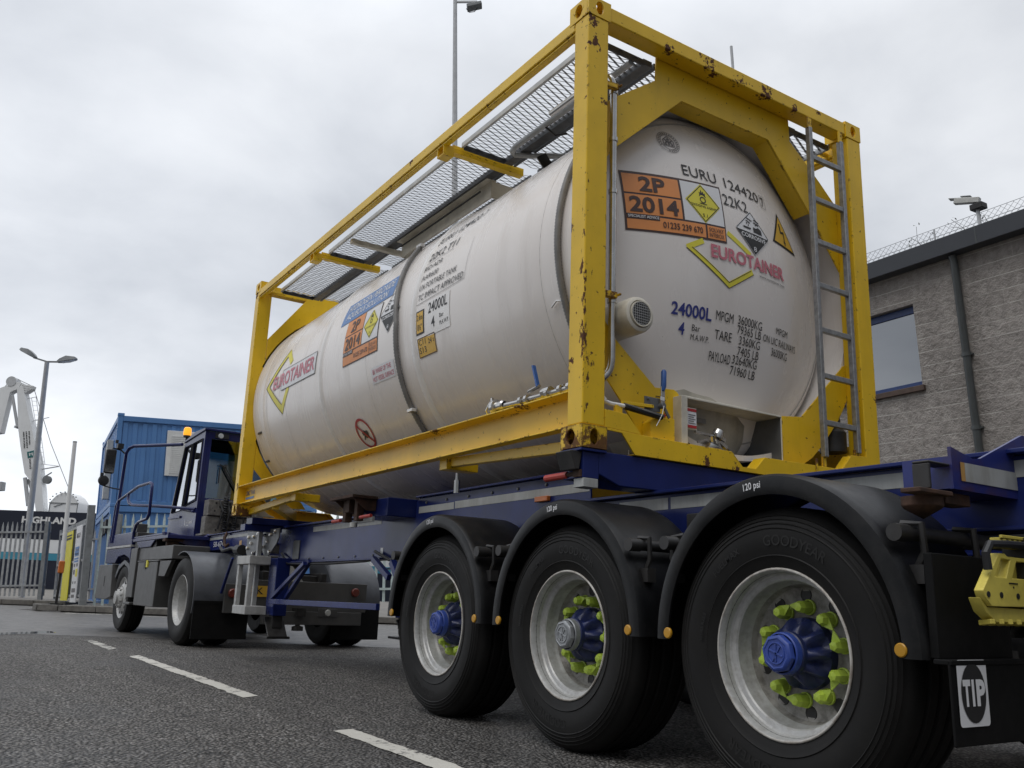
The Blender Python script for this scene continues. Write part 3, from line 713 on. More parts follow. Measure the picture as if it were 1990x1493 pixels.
cabin(-1.285, 1.525, 'lower blue cabin behind the pale green palisade fence', False)

# ------------------------------------------------------------------ palisade fences and gate
def palisade(name, p, q, z0, z1, pitch, mat, label, pw=.07, posts=(), postmat='postgrey', lean=0):
    p, q = Vector(p), Vector(q); L = (q-p).length; d = (q-p)/L; nrm = Vector((d.y, -d.x, 0))
    t = thing(name, label, 'fence', (p+q)/2+Vector((0, 0, z0)))
    m = MB(); n = int(L/pitch)
    for i in range(n+1):
        c = p+d*(i*pitch); h = z1-random.uniform(0, .02)
        def ring(z, k): return [c-d*pw/2*k+nrm*.0+Vector((0, 0, z)), c-d*pw*.18*k-nrm*.018*k+Vector((0, 0, z)), c+d*pw*.18*k-nrm*.018*k+Vector((0, 0, z)), c+d*pw/2*k+Vector((0, 0, z)), c+nrm*.006+Vector((0, 0, z))]
        vs = ring(z0+.06, 1)+ring(h-.16, 1)+ring(h, .16)
        fs = [(a, b, b+5, a+5) for o in (0, 5) for a, b in ((o, o+1), (o+1, o+2), (o+2, o+3), (o+3, o+4), (o+4, o))]+[(10, 11, 12, 13, 14)]
        m.add(vs, fs)
    m.build('paling', mat, t, smooth=0)
    for z in (z0+.38, z1-.34):
        r = MB(); r.bar(p+nrm*.03+Vector((0, 0, z)), q+nrm*.03+Vector((0, 0, z)), .045, .055); r.build('rail', mat, t, smooth=0)
    for s in posts:
        c = p+d*s; r = MB(); r.bar(c+nrm*.09+Vector((0, 0, GZ)), c+nrm*.09+Vector((0, 0, z1-.02)), .11, .13, up=d); r.build('post', postmat, t, bevel=.008)
    return t
random.seed(3)
palisade('palisade_fence', bp(-26, 24.25), bp(-14.86, 24.1), PV, 1.10, .152, 'palisade', 'grey steel palisade fence below the ship hull with its navy stripe', posts=(0.2, 3.0, 5.8, 8.6, 11.05))
palisade('palisade_fence', bp(-14.6, 25.0), bp(-9.0, 24.4), PV, 1.02, .152, 'palisade', 'short grey palisade run between the white barrier pole and the gate leaf', posts=(2.8,))
palisade('palisade_fence', bp(-10.85, 18.75), bp(7.0, 18.1), PV, 1.08, .205, 'palisade_green', 'pale green palisade fence in front of the lower blue cabin', posts=(.5, 3.2, 5.9, 8.6, 11.3))
gA, gB = bp(-11.06, 18.55), bp(-14.15, 23.3)
gd = (gB-gA).normalized(); gn = Vector((gd.y, -gd.x, 0))
if gn.x > 0: gn = -gn
gt = thing('yard_gate', 'open grey steel gate leaf carrying signs, hung on a thick grey post', 'gate', gA+Vector((0, 0, PV)))
m = MB(); m.bar(gA+Vector((0, 0, GZ)), gA+Vector((0, 0, 1.22)), .17, .17, up=gd); m.build('post', 'postgrey', gt, bevel=.01)
m = MB(); a, b = gA+gd*.2, gB
for z in (-1.05, .78, -.15): m.bar(a+Vector((0, 0, z)), b+Vector((0, 0, z)), .05, .06)
for s in (0, .5, 1): c = a+(b-a)*s; m.bar(c+Vector((0, 0, -1.15)), c+Vector((0, 0, .93)), .06, .06, up=gd)
m.build('frame', 'palisade', gt, smooth=0)
m = MB(); L = (b-a).length; n = int(L/.155)
for i in range(n): c = a+gd*(i*.155+.07)-gn*.045; m.bar(c+Vector((0, 0, -1.12)), c+Vector((0, 0, .95)), .07, .012, up=gn)
m.build('paling', 'palisade', gt, smooth=0)
def gate_sign(s0, s1, z0, z1, mat, name, label, rows):
    t = thing(name, label, 'sign', a+gd*(s0+s1)/2+gn*.06+Vector((0, 0, z0)), group=None)
    m = MB(); P = [a+gd*s+gn*o+Vector((0, 0, z)) for o in (.05, .07) for s, z in ((s0, z0), (s1, z0), (s1, z1), (s0, z1))]
    m.add(P, [(0,1,2,3),(7,6,5,4),(0,4,5,1),(1,5,6,2),(2,6,7,3),(3,7,4,0)]); m.build('board', mat, t, smooth=0)
    D = Decal(lambda u, v, off: a+gd*(s1-u)+gn*(.07+off)+Vector((0, 0, v)), 5)
    for (u0, v0, u1, v1, c) in rows: D.rect(u0*(s1-s0), z0+v0*(z1-z0), u1*(s1-s0), z0+v1*(z1-z0), c, 1)
    D.build('print', t)
gate_sign(.55, 1.55, -1.22, .78, 'pr_white', 'gate_sign', 'tall white notice board on the gate leaf next to the thick grey post',
  [(.2, .84, .8, .90, 'pr_grey'), (.25, .85, .75, .89, 'pr_white'), (.15, .60, .85, .72, 'pr_blue'), (.2, .615, .8, .64, 'pr_white'), (.2, .67, .8, .69, 'pr_white'), (.12, .52, .88, .54, 'pr_blue'), (.12, .555, .88, .575, 'pr_blue'),
   (.15, .36, .42, .42, 'pr_grey'), (.55, .33, .9, .43, 'pr_yellow'), (.15, .46, .4, .5, 'pr_grey'), (.6, .46, .85, .5, 'pr_grey'), (.2, .24, .35, .27, 'black'), (.6, .24, .75, .27, 'black'), (.15, .13, .8, .18, 'pr_grey'), (.15, .06, .7, .1, 'pr_grey')])
gate_sign(2.2, 3.5, -1.18, .72, 'pr_yellow', 'gate_sign', 'tall yellow warning board on the far part of the gate leaf',
  [(.1, .88, .9, .91, 'black'), (.1, .93, .9, .95, 'black')])
# raised barrier pole
bt = thing('barrier_pole', 'slim white barrier pole raised upright above an orange warning box', 'barrier', (.24, 21.9, PV))
m = MB(); m.tube([(.27, 21.95, -.22), (.14, 21.95, 2.84)], [.058, .05], 10); m.build('boom', 'white', bt)
m = MB(); m.cyl((.1405, 21.95, 2.83), (.139, 21.95, 2.86), .052, 10); m.build('end_cap', 'lamphead', bt)
m = MB(); m.box((.20, 21.86, -.52), (.34, 22.0, -.21)); m.build('warning_box', 'orange', bt, bevel=.03)
m = MB(); m.box((.25, 21.92, PV-.02), (.31, 21.98, -.52)); m.box((.13, 21.8, PV-.02), (.43, 22.1, PV+.03)); m.build('post', 'darksteel', bt)
# street lamp
st = thing('street_lamp', 'grey street lamp column with two lamp heads, in front of the ship crane', 'street lamp', (.28, 31.5, PV))
m = MB(); m.tube([(.28, 31.5, PV-.05), (.05, 30.8, 2.0), (-.255, 29.66, 6.55)], [.105, .10, .075], 12); m.build('column', 'lamp', st)
m = MB(); m.bar(Vector((-.255, 29.66, 6.55))-E1*.48+Vector((0, 0, .14)), Vector((-.255, 29.66, 6.56)), .05, .05); m.bar((-.255, 29.66, 6.56), Vector((-.255, 29.66, 6.55))+E1*.45+Vector((0, 0, .02)), .05, .05); m.build('bracket', 'lamphead', st)
for sg, c, q in ((-1, Vector((-.255, 29.66, 6.55))-E1*.40+Vector((0, 0, .12)), 26), (1, Vector((-.255, 29.66, 6.55))+E1*.36+Vector((0, 0, .0)), 12)):
    d = (E1*sg*math.cos(RAD(q))+Vector((0, 0, math.sin(RAD(q))))).normalized(); up = d.cross(E2)*(-1 if sg > 0 else 1)
    if up.z < 0: up = -up
    m = MB(); S = [(0, .07, .05), (.12, .13, .10), (.35, .17, .15), (.62, .10, .08), (.66, .05, .03)]; vs = []; fs = []
    for L, wd, h in S: vs += [c+d*L+E2*sx*wd+up*(hz*h) for sx, hz in ((-1, -.15), (1, -.15), (.8, 1), (-.8, 1))]
    for i in range(len(S)-1): fs += [(i*4+k, i*4+(k+1) % 4, i*4+4+(k+1) % 4, i*4+4+k) for k in range(4)]
    fs += [(0, 1, 2, 3), tuple(range(len(vs)-4, len(vs)))]; m.add(vs, fs); h = m.build('lamp_head', 'lamphead', st)
    m = MB(); m.add([c+d*L+E2*sx-up*.03 for L, sx in ((.14, -.11), (.14, .11), (.58, .09), (.58, -.09))]+[c+d*L+E2*sx-up*.005 for L, sx in ((.14, -.11), (.14, .11), (.58, .09), (.58, -.09))], [(0,1,2,3),(7,6,5,4),(0,4,5,1),(1,5,6,2),(2,6,7,3),(3,7,4,0)]); m.build('lens', 'lampglass', h, smooth=0)

# ------------------------------------------------------------------ ship beyond the fence
SO = Vector((4.92, 100.03, 0))       # on the hull side, where the name begins
def sp(u, w, z): return SO+E1*u+E2*w+Vector((0, 0, z))
ship = thing('supply_ship', 'navy and white ship with a white deck crane moored beyond the fence', 'ship', sp(0, 8, GZ-3.5))
def hullbox(name, z0, z1, mat, inset=0.0):
    m = MB(); P = [(-52, 8), (-50, 0+inset), (24, 0+inset), (34, 3), (40, 8), (34, 13), (24, 16), (-50, 16)]
    m.add([sp(u, w, z) for z in (z0, z1) for u, w in P], [tuple(range(8)), tuple(range(15, 7, -1))]+[(i, (i+1) % 8, 8+(i+1) % 8, 8+i) for i in range(8)])
    return m.build(name, mat, ship, smooth=0)
hullbox('bulwark', 3.45, 6.28, 'hullnavy'); hullbox('white_strake', 2.1, 3.449, 'hullwhite', .02); hullbox('teal_strake', 1.38, 2.099, 'hullteal', .03); hullbox('hull', GZ-3.6, 1.379, 'hullnavy', .04)
D = Decal(lambda u, v, off: sp(u, -off*4, v), 3); D.text('HIGHLAND', -.04, 5.04, 5.55, 5.74, 'white', 1, bold=.045); D.build('name_lettering', ship)
def spt(x, y, z): return Vector((x, y, z))
cr = MB()      # crane: box section knuckle boom
def plate(m, pts, w, d): m.add([p-E2*w/2 for p in pts]+[p+E2*w/2 for p in pts], [tuple(range(len(pts))), tuple(range(2*len(pts)-1, len(pts)-1, -1))]+[(i, (i+1) % len(pts), len(pts)+(i+1) % len(pts), len(pts)+i) for i in range(len(pts))])
def c_(x, z, k=0): return sp(x, 1.6+k, z)
def cpx(u, v): # crane coordinates: metres right of the name, height
    return c_(u, v)
plate(cr, [cpx(-3.55, 19.5), cpx(-2.89, 19.55), cpx(-1.97, 17.0), cpx(-.72, 13.8), cpx(.18, 11.4), cpx(1.0, 8.4), cpx(1.46, 6.2), cpx(.70, 6.2), cpx(-.2, 9.2), cpx(-1.17, 10.25), cpx(-2.0, 12.8), cpx(-2.62, 14.9), cpx(-3.17, 17.7)], 1.0, 0)
crane = cr.build('deck_crane', 'hullwhite', ship, smooth=0)
m = MB(); plate(m, [cpx(-4.21, 18.9), cpx(-3.45, 19.3), cpx(-3.15, 20.0), cpx(-3.6, 20.05), cpx(-5.4, 19.3), cpx(-7.6, 18.2), cpx(-7.9, 17.0), cpx(-6.2, 14.2), cpx(-4.5, 14.5), cpx(-4.36, 16.9)], .9, 0); m.build('jib', 'hullwhite', crane, smooth=0)
m = MB(); m.cyl(cpx(-4.28, 20.1)-E2*.5, cpx(-4.28, 20.1)+E2*.5, .55, 20); m.build('sheave', 'lamp', crane)
m = MB(); plate(m, [cpx(-3.1, 19.85), cpx(-1.94, 19.72), cpx(-2.0, 19.35), cpx(-2.5, 18.95), cpx(-3.3, 18.82), cpx(-3.42, 19.3)], .8, 0)
for k in range(4): m.bar(cpx(-3.1, 19.75-k*.24)-E2*.47, cpx(-2.0-.16*k, 19.62-k*.22)-E2*.47, .05, .07)
m.build('boom_head', 'hullwhite', crane, smooth=0)
m = MB(); m.tube([cpx(-4.0, 18.5)-E2*.2, cpx(-2.9, 15.2)-E2*.2], .16, 10); m.bar(cpx(-3.3, 15.25), cpx(-2.5, 15.0), .3, .25); m.cut(); m.tube([cpx(-1.15, 9.8)-E2*.3, cpx(-.34, 6.9)-E2*.3], .2, 10); m.bar(cpx(-.9, 9.7), cpx(.9, 6.3), .3, .35); m.build('ram', 'craneshade', crane)
m = MB(); m.tube([cpx(-1.95, 19.45), cpx(.8, 13.6), cpx(3.55, 8.7)], .035, 5); m.cut(); m.tube([cpx(-5.2, 19.5), cpx(-4.5, 20.4), cpx(-4.0, 20.5), cpx(-2.2, 19.75)], .04, 5); m.build('wire_rope', 'postgrey', crane)
m = MB(); m.bar(cpx(-1.55, 15.9), cpx(.18, 16.39), .06, .06); m.bar(cpx(.1, 10.75), cpx(2.07, 11.17), .1, .1); m.bar(cpx(.2, 11.35), cpx(1.95, 11.2), .05, .05)
m.bar(cpx(-2.6, 18.3), cpx(-1.5, 18.6), .05, .05); m.bar(cpx(-1.6, 18.6), cpx(.55, 11.3), .04, .04); m.bar(cpx(-2.05, 18.4), cpx(.25, 11.4), .04, .04)
z = 11.6
while z < 18.3: f_ = (18.6-z)/7.3; m.bar(cpx(-1.6+2.15*f_, z), cpx(-2.1+2.35*f_, z), .03, .03); z += .5
m.build('ladder', 'craneshade', crane, smooth=0)
m = MB(); m.lathe([(.0, -.2), (.42, -.2), (.42, -.12), (.25, -.1), (.25, .1), (.42, .12), (.42, .2), (0, .2)], cpx(1.05, 9.7), E2, 20); m.bar(cpx(.7, 10.0), cpx(1.4, 10.5), .1, .1); m.build('hose_reel', 'postgrey', crane)
M['logo_green'] = paint('teal logo', (0.03, 0.16, 0.16), 0.5, 0.05)
D = Decal(lambda u, v, off: sp(u, 1.06-off*3, v), 2)
def crane_marks(x, z, L, h, n):     # rows of small marks running down along the boom
    mi = D.slot('black'); dx, dz = .215, -.976; rnd = random.Random(n)
    for k in range(n):
        a_, b_ = k/n, (k+rnd.uniform(.45, .8))/n
        q = [(x+dx*L*t+.976*h*g, z+dz*L*t+.215*h*g) for t, g in ((a_, 0), (b_, 0), (b_, rnd.uniform(.5, 1)), (a_, 1))]
        D.tri(q[0], q[1], q[2], .004, mi); D.tri(q[0], q[2], q[3], .004, mi)
for k in range(3): crane_marks(-2.05+k*.28, 14.62+k*.05, 1.85-.3*(k == 2), .15, 11-k)
crane_marks(-.92, 11.75, 1.1, .2, 7)
D.poly([(-1.27, 12.5), (-.55, 12.7), (-.36, 12.05), (-1.08, 11.85)], 'logo_green', 0); D.line((-1.0, 12.4), (-.9, 12.1), .1, 'white', 1); D.line((-.72, 12.45), (-.62, 12.15), .1, 'white', 1); D.line((-1.0, 12.3), (-.62, 12.36), .08, 'white', 1)
D.build('boom_lettering', crane)
m = MB(); P = [(-1.3, 6.2), (1.3, 6.2), (1.3, 7.3), (1.15, 7.55), (.8, 8.05), (.3, 8.4), (-.3, 8.4), (-.8, 8.05), (-1.15, 7.55), (-1.3, 7.3)]
plate(m, [sp(3.38+u*1.16, 2.5, z) for u, z in P], 2.6, 0); sh = m.build('deck_shelter', 'hullwhite', ship, bevel=.04)
m = MB(); m.bar(sp(1.85, 1.15, 7.3), sp(4.95, 1.15, 7.3), .05, .07); m.bar(sp(1.95, 1.15, 6.3), sp(1.95, 1.15, 7.3), .05, .06); m.bar(sp(4.85, 1.15, 6.3), sp(4.85, 1.15, 7.3), .05, .06); m.bar(sp(2.4, 1.15, 6.9), sp(3.4, 1.15, 7.3), .05, .05)
for k in range(9): an = RAD(20+k*17.5); m.box(sp(3.38+1.53*math.cos(an), 1.1, 7.2+1.24*math.sin(an))-Vector((.06, .1, .05)), sp(3.38+1.53*math.cos(an), 1.1, 7.2+1.24*math.sin(an))+Vector((.06, .1, .05)))
m.build('rail', 'postgrey', sh, smooth=0)
m = MB(); plate(m, [sp(-4.9, 1, 8.2), sp(-3.05, 1, 8.35), sp(-3.1, 1, 9.25), sp(-4.9, 1, 9.1)], .8, 0); m.bar(sp(-4.7, 1, 6.2), sp(-4.7, 1, 8.2), .2, .2); m.build('deck_box', 'craneshade', ship, bevel=.03)

# the road is cambered: things standing on level ground beyond it are upright along true vertical
UPR = Vector((0, 0, 1)).rotation_difference(Vector((-.0455, .0172, .9988)))
def upright(o, pv):
    pv = Vector(pv); rz = o.rotation_euler.to_quaternion(); o.location = pv+UPR @ (o.location-pv); o.rotation_euler = (UPR @ rz).to_euler()
for o in [x for x in COL.objects if x.parent is None]:
    n = o.name.split('.')[0]
    if n in ('masonry_building', 'security_camera', 'mesh_fence', 'bush'): upright(o, (BX, 3.4, 3.3))
    elif n == 'aerial_mast': upright(o, (BX+2.2, 9.83, 12.3))
    elif n == 'lighting_mast': upright(o, (8.9, 18.55, 16.0))
    elif n == 'site_cabin': upright(o, CO+Vector((1.5, 0, 2.8)))
    elif n in ('yard_gate', 'gate_sign'): upright(o, gA)
    elif n == 'palisade_fence': upright(o, (bp(-16, 24.1), bp(-13.5, 24.8), bp(-9.5, 18.5))[int(o.name[-1]) if '.' in o.name else 0])

# ================================================================== tank container
CW, CL, CH = 2.438, 6.058, 2.591
tk = thing('tank_container', 'white cylindrical tank in a yellow twenty foot frame carried on the blue trailer', 'tank container', (CW/2, CL/2, 0))
def my(y, far): return CL-y if far else y
def mxx(x, off): return CW-x if off else x
def casting():
    """corner casting, near rear bottom: x 0..0.162, y 0..0.178, z 0..0.118"""
    m = MB(); t = .014
    def fl(a, b, ax, u0, u1, v0, v1, ru, rv): m.holed([[(u0, v0), (u1, v0), (u1, v1), (u0, v1)], oval((u0+u1)/2, (v0+v1)/2, ru, rv)], ax, a, b)
    fl(0, t, 'y', 0, .162, 0, .118, .028, .042); fl(0, t, 'x', t, .178, 0, .118, .034, .042)
    m.box((t, .178-t, 0), (.162, .178, .118)); m.box((.162-t, t, 0), (.162, .178-t, .118))
    m.box((t, t, .118-t), (.162-t, .178-t, .118))
    fl(0, t, 'z', t, .162-t, t, .178-t, .03, .05)
    return m
for fy in (0, 1):
    for fx in (0, 1):
        m = MB(); x0, x1 = sorted((mxx(.004, fx), mxx(.149, fx))); y0, y1 = sorted((my(.004, fy), my(.133, fy)))
        m.box((x0, y0, .118), (x1, y1, CH-.118))
        po = m.build('corner_post', 'yellow_post' if (fx, fy) == (0, 0) else 'yellow', tk, bevel=.008)
        for top in (0, 1):
            c = casting()
            c.v = [Vector((mxx(p.x, fx), my(p.y, fy), CH-p.z if top else p.z)) for p in c.v]
            c.build('corner_casting', 'yellow' if top else 'yellow_cast', po, bevel=.004)
# long rails
for fx in (0, 1):
    m = MB(); x0, x1 = sorted((mxx(.002, fx), mxx(.072, fx))); m.box((x0, .134, 2.425), (x1, CL-.134, 2.500)); xa, xb = sorted((mxx(.012, fx), mxx(.055, fx))); m.box((xa, .134, 2.408), (xb, CL-.134, 2.4245))
    m.build('top_side_rail', 'yellow', tk, bevel=.006)
    m = MB(); P = [(.004, .306), (.004, .297), (.086, .290), (.086, .135), (.03, .128), (.03, .120), (.10, .120), (.10, .306)]
    m.prism([(mxx(p[0], fx), p[1]) for p in P], 'y', .134, CL-.134); m.build('bottom_side_rail', 'yellow', tk, bevel=.003)
# end frames
def end_prism(m, poly, y0, y1, fy): m.prism(poly, 'y', my(y0, fy), my(y1, fy))
def sym(P): return P+[(CW-x, z) for x, z in reversed(P)]
for fy in (0, 1):
    m = MB(); a, b = sorted((my(.006, fy), my(.118, fy))); m.box((.163, a, 2.484), (CW-.163, b, 2.578)); m.build('top_end_rail', 'yellow', tk, bevel=.008)
    m = MB()
    sill = [(.163, .117), (.163, .103), (.262, .100), (.350, -.004), (2.088, -.004), (2.176, .100), (2.275, .103), (2.275, .117), (2.04, .104), (1.335, .098), (1.255, .022), (1.150, .022), (1.066, .100), (.395, .107)]
    end_prism(m, sill, .002, .012, fy)
    end_prism(m, [(.395, .107), (1.066, .100), (1.066, .092), (.395, .099)], .0125, .09, fy); end_prism(m, [(1.335, .098), (2.04, .104), (2.04, .096), (1.335, .090)], .0125, .09, fy)
    end_prism(m, [(1.066, .099), (1.150, .021), (1.150, .011), (1.062, .090)], .0125, .09, fy); end_prism(m, [(1.255, .021), (1.335, .097), (1.338, .088), (1.255, .011)], .0125, .09, fy)
    end_prism(m, [(.352, .004), (2.086, .004), (2.086, -.004), (.352, -.004)], .0125, .09, fy)
    for fx in (0, 1):
        g = [(.1495, .119), (.1495, .212), (.300, .205), (.395, .108)]
        end_prism(m, [(mxx(x, fx), z) for x, z in g], .004, .012, fy)
        g2 = [(.1495, .2055), (.1495, .212), (.300, .205), (.296, .198)]; end_prism(m, [(mxx(x, fx), z) for x, z in g2], .0125, .07, fy)
        g3 = [(.291, .2), (.300, .205), (.395, .108), (.386, .106)]; end_prism(m, [(mxx(x, fx), z) for x, z in g3], .0125, .07, fy)
    m.build('bottom_end_sill', 'yellow', tk, bevel=.002, seg=1)
    # corner plates round the tank end
    m = MB()
    if fy == 0:
        top = [(.1495, 1.985), (.318, 2.122), (.612, 2.337), (.620, 2.56), (1.818, 2.56), (1.826, 2.337), (2.120, 2.122), (2.2885, 1.985), (2.2885, 1.50), (2.0, 1.855), (1.612, 2.275), (.826, 2.275), (.315, 1.797), (.1495, 1.60)]
        end_prism(m, top, .122, .134, fy)
        for P in ([(.826, 2.275), (1.612, 2.275), (1.612, 2.283), (.826, 2.283)], [(.315, 1.797), (.826, 2.275), (.819, 2.281), (.308, 1.803)], [(1.612, 2.275), (2.0, 1.855), (2.008, 1.861), (1.619, 2.281)]): end_prism(m, P, .1345, .26, fy)
        bl = [(.1495, .84), (.317, .640), (.600, .418), (.740, .428), (.768, .415), (.785, .395), (.785, .112), (.512, .112), (.35, .308), (.266, .40), (.1495, .56)]
        end_prism(m, bl, .122, .134, fy)
        br = [(2.2885, .84), (2.268, .832), (1.825, .425), (1.640, .405), (1.640, .112), (1.800, .112), (1.91, .175), (2.03, .280), (2.197, .464), (2.2885, .60)]
        end_prism(m, br, .122, .134, fy)
        end_prism(m, [(.500, .113), (.675, .113), (.675, .238), (.540, .228), (.500, .20)], .05, .12, fy)
    else:
        P = [(.1495, 1.95), (.60, 2.56), (1.838, 2.56), (2.2885, 1.95), (2.2885, 1.60)]
        P += [(XC+1.165*math.cos(RAD(a)), ZC+1.165*math.sin(RAD(a))) for a in range(20, 161, 7)] + [(.1495, 1.60)]
        end_prism(m, P, .122, .134, fy)
        for s in (0, 1):
            P = [(.1495, .87)]+[(XC-1.165*math.cos(RAD(a)), ZC-1.165*math.sin(RAD(a))) for a in range(22, 68, 6)]+[(.76, .12), (.52, .12), (.1495, .50)]
            end_prism(m, [(mxx(x, s), z) for x, z in P], .122, .134, fy)
    m.build('corner_plate', 'yellow', tk, bevel=.002, seg=1)
# under frame: saddle beams between the bottom rails
for fx in (0, 1):
    for yv in (0, 1):
        m = MB(); Y = lambda v: CL-v if yv else v
        m.bar((mxx(.15, fx), Y(1.60), .105), (mxx(.15, fx), Y(.19), .045), .05, .06); m.box((min(mxx(.10, fx), mxx(.34, fx)), min(Y(1.56), Y(1.66)), .055), (max(mxx(.10, fx), mxx(.34, fx)), max(Y(1.56), Y(1.66)), .125))
        if yv: m.bar((mxx(.16, fx), Y(.95), .07), (mxx(.62, fx), Y(.16), .03), .07, .10)
        m.build('saddle_beam', 'yellow', tk, bevel=.004)
m = MB(); m.tube([(.16, 1.52, .03), (.16, 1.52, -.015)], .012, 8); m.tube([(.16, 1.52, -.015), (.16, 1.52, -.10)], .02, 8); m.build('drain_tube', 'steel', tk)
# ---- the tank itself
m = MB(); prof = []
for i in range(19): r = 1.03*i/18; prof.append((r, head_y(r)))
prof += [(1.06, .302), (1.09, .33), (1.118, .37), (1.138, .42), (1.15, .48)]
prof += [(RT, .8+.5*i) for i in range(10)]
prof += [(1.15, 5.62), (1.138, 5.67), (1.118, 5.71), (1.09, 5.75), (1.05, 5.79)]
for i in range(12): r = 1.0*(11-i)/11; prof.append((r, CL-.07-(r*r/4.8)))
m.lathe(prof, (XC, 0, ZC), (0, 1, 0), 128); m.build('tank_shell', 'tank', tk, smooth=30)
for y0, y1 in ((.135, .50), (5.60, CL-.135)):
    m = MB(); m.lathe([(1.118, y0), (1.1505, y0), (1.1505, y1), (1.118, y1), (1.118, y0)], (XC, 0, ZC), (0, 1, 0), 128); m.build('end_skirt', 'tank', tk, smooth=30)
m = MB()
for y, w in ((2.13, .040), (3.96, .034)):
    m.lathe([(RT-.004, -w), (RT+.010, -w*.75), (RT+.017, -w*.35), (RT+.018, 0), (RT+.017, w*.35), (RT+.010, w*.75), (RT-.004, w)], (XC, y, ZC), (0, 1, 0), 128); m.cut()
m.build('cladding_band', 'tank_band', tk)
m = MB()
for y in (.52, 2.98, 4.9, 5.47): m.lathe([(RT-.002, -.002), (RT+.0008, -.0012), (RT+.0008, .0012), (RT-.002, .002)], (XC, y, ZC), (0, 1, 0), 96); m.cut()
m.lathe([(1.032, .288), (1.036, .2862), (1.04, .289)], (XC, 0, ZC), (0, 1, 0), 96)
m.build('cladding_seam', 'seam', tk)
def wrap(y_of, a0, a1, n, off): return [(XC-(RT+off)*math.cos(RAD(a0+(a1-a0)*i/n)), y_of(i/n), ZC+(RT+off)*math.sin(RAD(a0+(a1-a0)*i/n))) for i in range(n+1)]
for y_of, a0, a1 in ((lambda t: 2.60-.24*min(1, t*2.2)+.03*t, 40, -48), (lambda t: .315, 42, -30)):
    pts = wrap(y_of, a0, a1, 150, .022); m = MB(); m.tube(pts, [.021 if i % 2 else .0175 for i in range(len(pts))], 8)
    hs = m.build('conduit_hose', 'hose', tk, smooth=60)
m = MB()
for y, a in ((2.60, 40.5), (2.385, -33)):
    p = Vector((XC-(RT+.03)*math.cos(RAD(a)), y, ZC+(RT+.03)*math.sin(RAD(a)))); m.box(p-Vector((.02, .04, .012)), p+Vector((.02, .04, .012))); m.cut()
p = Vector((XC-(RT+.01)*math.cos(RAD(-18)), .34, ZC+(RT+.01)*math.sin(RAD(-18)))); m.tube([p, p+Vector((-.01, .05, .012)), p+Vector((0, .11, -.01))], .006, 6)
m.build('hose_clip', 'white', tk, bevel=.003)
m = MB()
for y, a in ((5.77, -18.5), (5.845, -34)):
    p = Vector((XC-(RT+.004)*math.cos(RAD(a)), y-.06, ZC+(RT+.004)*math.sin(RAD(a)))); m.bar(p, p+Vector((0, .11, 0)), .012, .02); m.cut()
m.build('edge_bracket', 'darksteel', tk)
# ---- walkway of expanded mesh
def expanded(m, x0, x1, y0, y1, z, cx=.056, cy=.0245, w=.0215, h=.013):
    ny = int((y1-y0)/cy); nx = int((x1-x0)/cx)
    for k in range(ny+1):
        yy = y0+k*cy; sg = 1 if k % 2 else -1
        vs = []
        for i in range(nx+1):
            c = Vector((x0+(x1-x0)*i/nx, yy+sg*(cy/2-.002)*(1 if i % 2 else -1), z)); t = Vector((0, w/2, h/2))
            vs += [c-t, c+t]
        m.add(vs, [(2*i, 2*i+2, 2*i+3, 2*i+1) for i in range(nx)])
WZ = 2.452
for fx in (0, 1):
    for y0, y1 in ((.14, 1.70), (1.80, 4.27), (4.38, 5.66)):
        X = lambda a, b: sorted((mxx(a, fx), mxx(b, fx)))
        m = MB(); a, b = X(.178, .528); expanded(m, a, b, y0+.012, y1-.012, WZ+.004)
        a, b = X(.632, .83); expanded(m, a, b, y0+.012, y1-.012, WZ+.004)
        if fx == 0:
            for yy in [y0+.02]+[y0+(y1-y0)*k/3 for k in (1, 2)]+[y1-.02]: pass
        g = m.build('walkway_grating', 'grate', tk, smooth=0, fix=False)
        so = g.modifiers.new('thickness', 'SOLIDIFY'); so.thickness = .0028
        m = MB(); a, b = X(.158, .176); m.box((a, y0, WZ-.022), (b, y1, WZ+.018)); m.build('walkway_edge', 'alu', g, bevel=.003)
        m = MB()
        for p, q in ((.53, .598), (.614, .63), (.832, .85)): a, b = X(p, q); m.box((a, y0, WZ-.028), (b, y1, WZ+.012)); m.cut()
        for yy in (y0, y1-.012): a, b = X(.177, .529); m.box((a, yy, WZ-.034), (b, yy+.011, WZ+.006)); m.cut()
        m.build('walkway_side', 'darkfin', g, smooth=0)
    m = MB()
    for y in (1.75, 4.325):
        a, b = sorted((mxx(.10, fx), mxx(.72, fx))); m.box((a, y-.030, WZ-.065), (b, y+.030, WZ-.036)); m.box((a, y-.030, WZ-.0355), (b, y-.022, WZ-.005)); m.box((a, y+.022, WZ-.0355), (b, y+.030, WZ-.005))
        a, b = sorted((mxx(.015, fx), mxx(.10, fx))); m.box((a, y-.05, WZ-.115), (b, y-.04, WZ-.03)); m.box((a, y+.04, WZ-.115), (b, y+.05, WZ-.03)); m.box((a, y-.0395, WZ-.115), (b, y+.0395, WZ-.105)); m.cut()
    a, b = sorted((mxx(.074, fx), mxx(.15, fx))); m.box((a, .22, WZ-.01), (b, .25, WZ+.01)); m.cut(); m.box((a, CL-.30, WZ-.01), (mxx(.3, fx) if fx else b+.1, CL-.27, WZ+.01)) if not fx else None
    m.build('walkway_bracket', 'yellow', tk, bevel=.002, seg=1)
m = MB(); m.box((.18, 3.735, WZ-.075), (.80, 3.785, WZ-.031)); m.build('walkway_crossbar', 'cream', tk, bevel=.004)
